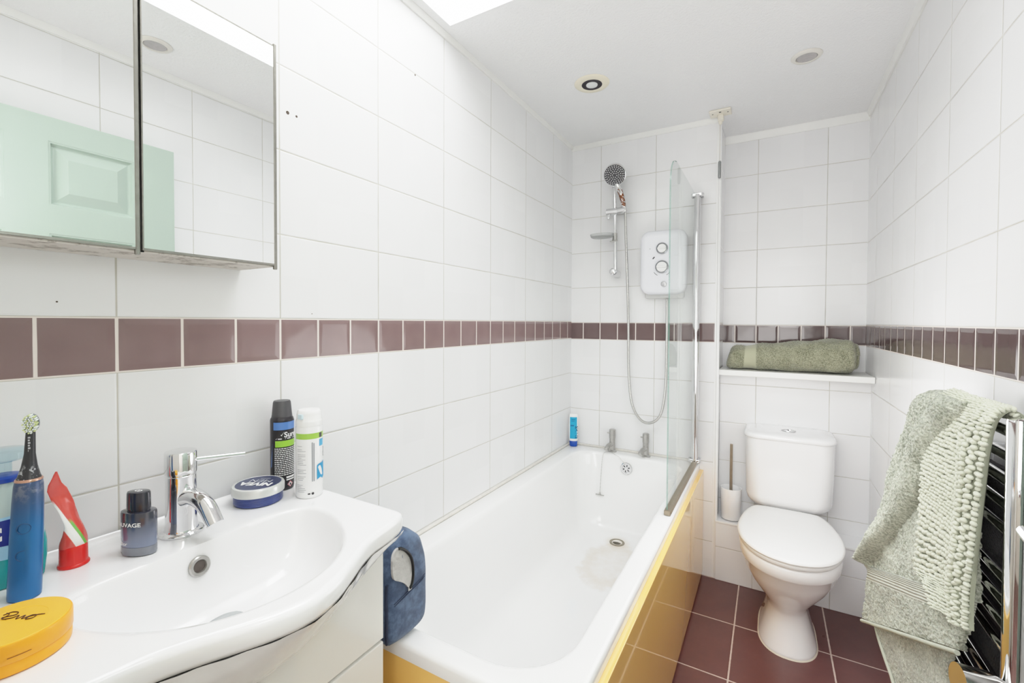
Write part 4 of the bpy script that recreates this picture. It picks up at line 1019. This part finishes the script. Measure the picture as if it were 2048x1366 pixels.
lowm = tn.math('SUBTRACT', 1., tn.smooth(X[2], .096, .108))
cl = tn.mix(tn.math('MULTIPLY', m1, lowm), tn.mix(tn.noise(tn.pos(True), 60), rgb(206, 62, 54), rgb(222, 88, 78)), rgb(238, 238, 234)); cl = tn.mix(tn.math('MULTIPLY', m2, tn.math('SUBTRACT', 1., tn.smooth(X[2], .066, .076))), cl, rgb(110, 182, 80))
tn.set(Base_Color=cl, Roughness=.22, Coat_Weight=.3)
b = MB(); rr_ = []
for i in range(26):
    t_ = i / 25; z = lerp(.030, .150, t_)
    hw = lerp(.0170, .0125, sstep(0, .35, t_)); hw = lerp(hw, .0112, sstep(.3, .75, t_)); hw = lerp(hw, .0008, max(0., (t_ - .76) / .24))
    th = lerp(.014, .0014, sstep(0., .42, t_)); cy_ = qy + lerp(.0, -.018, t_) + .005 * sin(t_ * 5) ; cx_ = qx + .004 * sin(t_ * 7)
    rot = radians(90 + lerp(8, 24, t_)) + .3 * sin(t_ * 6.)
    if t_ > .84: cy_ += .004 * (t_ - .84) / .16
    r = []
    for (x, y) in ell(0, 0, hw, th, 28, 2.):
        bend = .35 * (x * x) / .02 * sin(t_ * 4)
        X_ = x; Y_ = y + bend + .002 * noise.noise(Vector((x * 120, z * 60, 2.)))
        r.append((cx_ + X_ * cos(rot) - Y_ * sin(rot), cy_ + X_ * sin(rot) + Y_ * cos(rot), Z0 + z))
    rr_.append(r)
b.loft(rr_); b.build('tube', tn.m, tp, 60)

# electric toothbrush
ex, ey = .121, .193
eb_ = thing('electric_toothbrush', 'blue electric toothbrush standing upright at the left of the basin', 'toothbrush', (ex, ey, Z0))
en = NT('blue_metallic_handle'); X = en.xyz(en.pos(True)); scr = en.smooth(en.noise(en.pos(True), 60, 5, .7), .5, .62)
ec = en.mix(en.smooth(X[2], .085, .155), rgb(30, 98, 156), rgb(62, 78, 110)); ec = en.mix(en.math('MULTIPLY', scr, en.smooth(X[2], .12, .16, 0., .45)), ec, rgb(150, 152, 160))
en.set(Base_Color=ec, Roughness=.28, Metallic=.25)
tiltx, tilty = .0, .006
def er(z, a, b_): 
    return [(ex + p[0] + tiltx * z / .16, ey + p[1] + tilty * z / .16, Z0 + z) for p in ell(0, 0, a, b_, 36, 2.3, radians(30))]
b = MB(); b.loft([er(0, .0145, .0138), er(.001, .0162, .0152), er(.006, .0166, .0155), er(.08, .0163, .0152), er(.13, .0154, .0145), er(.152, .0145, .0136), er(.158, .0136, .0128), er(.160, .0125, .0115)]); hndl = b.build('handle', en.m, eb_, 50)
b = MB(); b.loft([er(.1585, .0138, .0130), er(.1605, .0139, .0131), er(.1620, .0130, .0122)]); b.build('rose_gold_ring', mat('rose_gold', rgb(206, 160, 140), .2, .8, .03), eb_, 50)
b = MB(); b.loft([er(.161, .0126, .0118), er(.166, .0108, .0102), er(.178, .0080, .0075), er(.195, .0058, .0052), (er(.222, .0050, .0044)), er(.230, .0042, .0036)]); 
nk = NT('dark_brush_neck_with_paste_marks'); sc_ = nk.smooth(nk.noise(nk.pos(True), 140, 4, .7), .55, .62); nk.set(Base_Color=nk.mix(nk.math('MULTIPLY', sc_, nk.smooth(nk.xyz(nk.pos(True))[2], .185, .165)), rgb(40, 40, 44), rgb(200, 202, 206)), Roughness=.35)
b.build('brush_neck', nk.m, eb_, 50)
fdir = Vector((.90, -.42, 0)).normalized(); side = Vector((0, 0, 1)).cross(fdir)
hz = Z0 + .236; hc_ = Vector((ex + tiltx * 1.5, ey + tilty * 1.5, hz))
b = MB(); b.loft([[hc_ + side * x + Vector((0, 0, y)) + fdir * d_ for x, y in ell(0, 0, .0078, .0130, 24)] for d_ in (-.004, -.001)]); o = b.build('brush_head', mat('grey_brush_plate', rgb(120, 124, 130), .4, 0, .03), eb_, 50)
for nm_, mm, sel in (('bristles_white', mat('white_brush_bristles', rgb(232, 240, 236), .7, 0, .03), 0), ('bristles_lime', mat('lime_brush_bristles', rgb(206, 218, 150), .7, 0, .05), 1)):
    b = MB()
    for i in range(-3, 4):
        for j in range(-5, 6):
            x, y = i * .0021 + (j % 2) * .001, j * .0024
            if (x / .0072) ** 2 + (y / .0125) ** 2 > 1: continue
            if ((abs(i) + abs(j)) % 3 == 0) != (sel == 1): continue
            p0 = hc_ + side * x + Vector((0, 0, y)); b.tube([p0 - fdir * .001, p0 + fdir * .0085 + side * random.uniform(-.0006, .0006)], .0011, 6)
    b.build(nm_, mm, o, 40)
for z in (.098, .062):
    b = MB(); cP = Vector((ex, ey + tilty * z / .16, Z0 + z)) + fdir * .0158
    b.tube([cP + side * (.0068 * cos(a)) + Vector((0, 0, .0068 * sin(a))) - fdir * (.0012 * cos(a) ** 2) for a in [2 * pi * i / 28 for i in range(29)]], .0006, 6)
    b.build('button', mat('blue_button_ring', rgb(40, 78, 122), .3, .2, .04), hndl, 40)
vt = [grid2d(-.0012, .0012 - .0006 * (i % 2), .0135 - .0036 * i, .0158 - .0036 * i, 2) for i in range(8)]
mapped(vt, lambda x, y: tuple(Vector((ex + .0, ey + .008, Z0 + .203)) + fdir * (.0056 - .012 * 0) + side * x + Vector((0, 0, y))), 'neck_print', mat('grey_neck_print', rgb(176, 178, 184), .5, 0, .03), eb_)

# soap pump bottle at the frame's left edge
ox, oy = .054, .189
ob_ = thing('hand_soap_bottle', 'clear oval bottle of teal liquid behind the blue toothbrush', 'bottle', (ox, oy, Z0))
ora = radians(80)
def oring(z, a, b_): return z3(ell(ox, oy, a, b_, 44, 2.2, ora), Z0 + z)
lq = NT('teal_liquid_in_clear_bottle'); X = lq.xyz(lq.pos(True)); 
lqf = lq.noise(lq.pos(True), 30, 3)
lv = lq.math('SUBTRACT', 1., lq.smooth(X[2], .062, .068))
lq.set(Base_Color=lq.mix(lv, rgb(206, 230, 228), lq.mix(lqf, rgb(20, 160, 168), rgb(70, 205, 206))), Roughness=.08, Transmission_Weight=.35, Coat_Weight=.4, IOR=1.2)
b = MB(); b.loft([oring(0, .036, .018), oring(.002, .0395, .0205), oring(.03, .0425, .0225), oring(.05, .0425, .0226), oring(.08, .039, .021), oring(.11, .033, .019), oring(.134, .0285, .0178), oring(.144, .024, .017), oring(.149, .0175, .015)]); b.build('bottle_body', lq.m, ob_, 50)
MB().lathe([(.0185, .1485), (.0205, .1495), (.0205, .155), (.0175, .157), (.012, .1575)], (ox, oy, Z0), 30).build('blue_collar', mat('cobalt_blue_collar', rgb(28, 62, 150), .3, 0, .03), ob_)
b = MB(); b.lathe([(.0085, .157), (.0085, .176), (.021, .178), (.0265, .182), (.0265, .190), (.021, .194), (.004, .195)], (ox, oy, Z0), 30); b.build('pump_cap', glass_mat('pale_clear_plastic', (.80, .90, .93, 1), 1.), ob_)
def oface(x, y, off=.0006):
    th = x / .036; a, b_ = .0400, .0222; xx = a * sin(th); yy = b_ * cos(th); k = 1 + off / .022
    k *= lerp(1., .90, sstep(.06, .11, y)) * 1.02
    return (ox + (xx * cos(ora) + yy * sin(ora)) * k, oy + (xx * sin(ora) - yy * cos(ora)) * k, Z0 + y)
mapped([disc(.004, .072, .040, .030)], lambda x, y: oface(x, y, .0006), 'pale_label', mat('pale_blue_label', rgb(150, 200, 230), .3, 0, .05), ob_)
mapped([disc(.004, .080, .037, .018)], lambda x, y: oface(x, y, .0012), 'navy_label', mat('navy_oval_label', rgb(26, 46, 130), .3, 0, .04), ob_)
mapped([shift(text2d('C', .026, .0016, 'CENTER'), -.012, .0705)], lambda x, y: oface(x, y, .0019), 'lettering', whiteprint, ob_)

# yellow hair wax tin in the foreground
hx, hy = .258, .152
hw_ = thing('yellow_tin', 'round yellow orange tin at the front left of the basin', 'tin', (hx, hy, Z0))
ym = mat('yellow_tin_lid', rgb(244, 184, 56), .35, 0, .04, 20); om = mat('orange_tin_side', rgb(246, 164, 38), .3, 0, .04, 30)
b = MB(); b.lathe([(.0475, 0), (.0492, .0012), (.0498, .004), (.0498, .0135), (.0494, .014)], (hx, hy, Z0), 64); b.build('base', om, hw_)
b = MB(); b.lathe([(.0500, .0143), (.0506, .0152), (.0506, .0325), (.0498, .0345), (.0480, .0352)], (hx, hy, Z0), 64); o = b.build('lid', om, hw_)
b = MB(); b.lathe([(.0484, .0350), (.0478, .0356), (.030, .0358), (.0297, .0355), (.003, .0356)], (hx, hy, Z0), 64); b.build('lid_top', ym, o)
sl = radians(24)
def ltop(x, y): return (hx - .004 + x * cos(sl) - y * sin(sl), hy + .008 + x * sin(sl) + y * cos(sl), Z0 + .0362)
scr_ = [(-.022, .000), (-.019, .006), (-.012, .007), (-.009, .003), (-.014, -.001), (-.018, -.004), (-.014, -.006), (-.007, -.003), (-.004, .002), (.000, -.004), (.003, .003), (.006, -.003), (.010, .004), (.015, .005), (.016, .000), (.011, -.003), (.010, .002), (.016, .006), (.022, .008)]
b = MB(); b.tube([ltop(*q) for q in curve(scr_, 110)], .0005, 6); b.tube([ltop(*q) for q in curve([(-.023, .004), (-.017, .002), (-.016, -.005), (-.010, -.006)], 24)], .0004, 6)
b.build('script_writing', mat('dark_brown_ink', rgb(74, 40, 20), .5, 0, .05), o)
cm_ = cyl(hx, hy, .0510, radians(-40), Z0)
pr2 = []
for k in range(9): pr2.append(grid2d(-.034 + k * .0042, -.034 + k * .0042 + .0032, .020, .0215, 3)); pr2.append(grid2d(-.034 + k * .0042, -.034 + k * .0042 + .0026, .0235, .0245, 3))
mapped(pr2, cm_, 'side_print', mat('orange_brown_print', rgb(206, 110, 24), .5, 0, .05), o)
mapped([grid2d(.022, .040, .0205, .0213, 6)], cm_, 'side_line', mat('brown_side_print', rgb(128, 78, 30), .5, 0, .05), o)

# ------------------------------------------------------------------ light
def area(name, loc, size, sizey, power, rot, col=(1, 1, 1)):
    l = bpy.data.lights.new(name, 'AREA'); l.shape = 'RECTANGLE'; l.size = size; l.size_y = sizey; l.energy = power; l.color = col
    o = bpy.data.objects.new(name, l); COL.objects.link(o); o.location = loc; o.rotation_euler = rot
    return o
def lamp(name, loc, r, power, col=(1, 1, 1)):
    l = bpy.data.lights.new(name, 'POINT'); l.shadow_soft_size = r; l.energy = power; l.color = col
    o = bpy.data.objects.new(name, l); COL.objects.link(o); o.location = loc
    return o
area('skylight_daylight', ((SX0 + SX1) / 2, (SY0 + SY1) / 2, zt - .06), .80, .78, 15.5, (0, 0, 0), (.99, 1., 1.))
area('landing_fill', (.95, -.95, 1.55), 1.2, 1.4, 23.5, (radians(90), 0, 0), (1., .995, .985))  # added fill from behind the camera, not a known landing lamp
lamp('room_fill', (1.0, 1.60, 1.0), .28, 8.0, (1., .995, .985))  # unseen soft lamp added mid room to brighten ceiling and far end
lamp('vanity_fill', (1.12, .16, 1.62), .12, 4.4, (1., .995, .985))  # unseen lamp added to lift the lower left wall by the basin
w = bpy.data.worlds.new('overcast_sky'); SC.world = w; w.use_nodes = True
bg = w.node_tree.nodes['Background']; bg.inputs[0].default_value = (.93, .97, 1., 1.); bg.inputs[1].default_value = 1.4
w.cycles.sampling_method = 'NONE'

# ------------------------------------------------------------------ camera
yaw, pitch, roll, f, cy = .52183, -.018603, .0041415, 895.72, 661.05
F = Vector((-sin(yaw) * cos(pitch), cos(yaw) * cos(pitch), sin(pitch))); Rt = Vector((cos(yaw), sin(yaw), 0)); U = Rt.cross(F)
R2 = Rt * cos(roll) + U * sin(roll); U2 = U * cos(roll) - Rt * sin(roll)
M = Matrix((R2, U2, -F)).transposed().to_4x4(); M.translation = Vector((.998, 0, 1.273))
cd = bpy.data.cameras.new('camera'); co = bpy.data.objects.new('camera', cd); COL.objects.link(co); co.matrix_world = M
cd.sensor_width = 36; cd.sensor_fit = 'HORIZONTAL'; cd.lens = f / 2048 * 36; cd.shift_y = (cy - 683) / 2048; cd.clip_start = .01
SC.camera = co
SC.view_settings.view_transform = 'Standard'; SC.view_settings.look = 'None'; SC.view_settings.exposure = 0.
vs = SC.view_settings; vs.use_curve_mapping = True; cmv = vs.curve_mapping; cmv.white_level = (2.4, 2.4, 2.4)
cv = cmv.curves[3]
tone_pts = [(0, 0), (.05, .065), (.15, .20), (.3, .38), (.5, .58), (.8, .79), (1.2, .91), (2.4, 1.)]
for x, y in tone_pts[1:-1]: cv.points.new(x / 2.4, y)
cv.points[0].location = (0, 0); cv.points[-1].location = (1, 1)
cmv.update()
SC.cycles.use_denoising = True; SC.cycles.max_bounces = 8; SC.cycles.diffuse_bounces = 5; SC.cycles.glossy_bounces = 4; SC.cycles.transmission_bounces = 4; SC.cycles.transparent_max_bounces = 8; SC.cycles.use_adaptive_sampling = True; SC.cycles.adaptive_threshold = .08; SC.cycles.adaptive_min_samples = 16; SC.cycles.caustics_refractive = False; SC.cycles.caustics_reflective = False
SC.cycles.sample_clamp_indirect = 6.
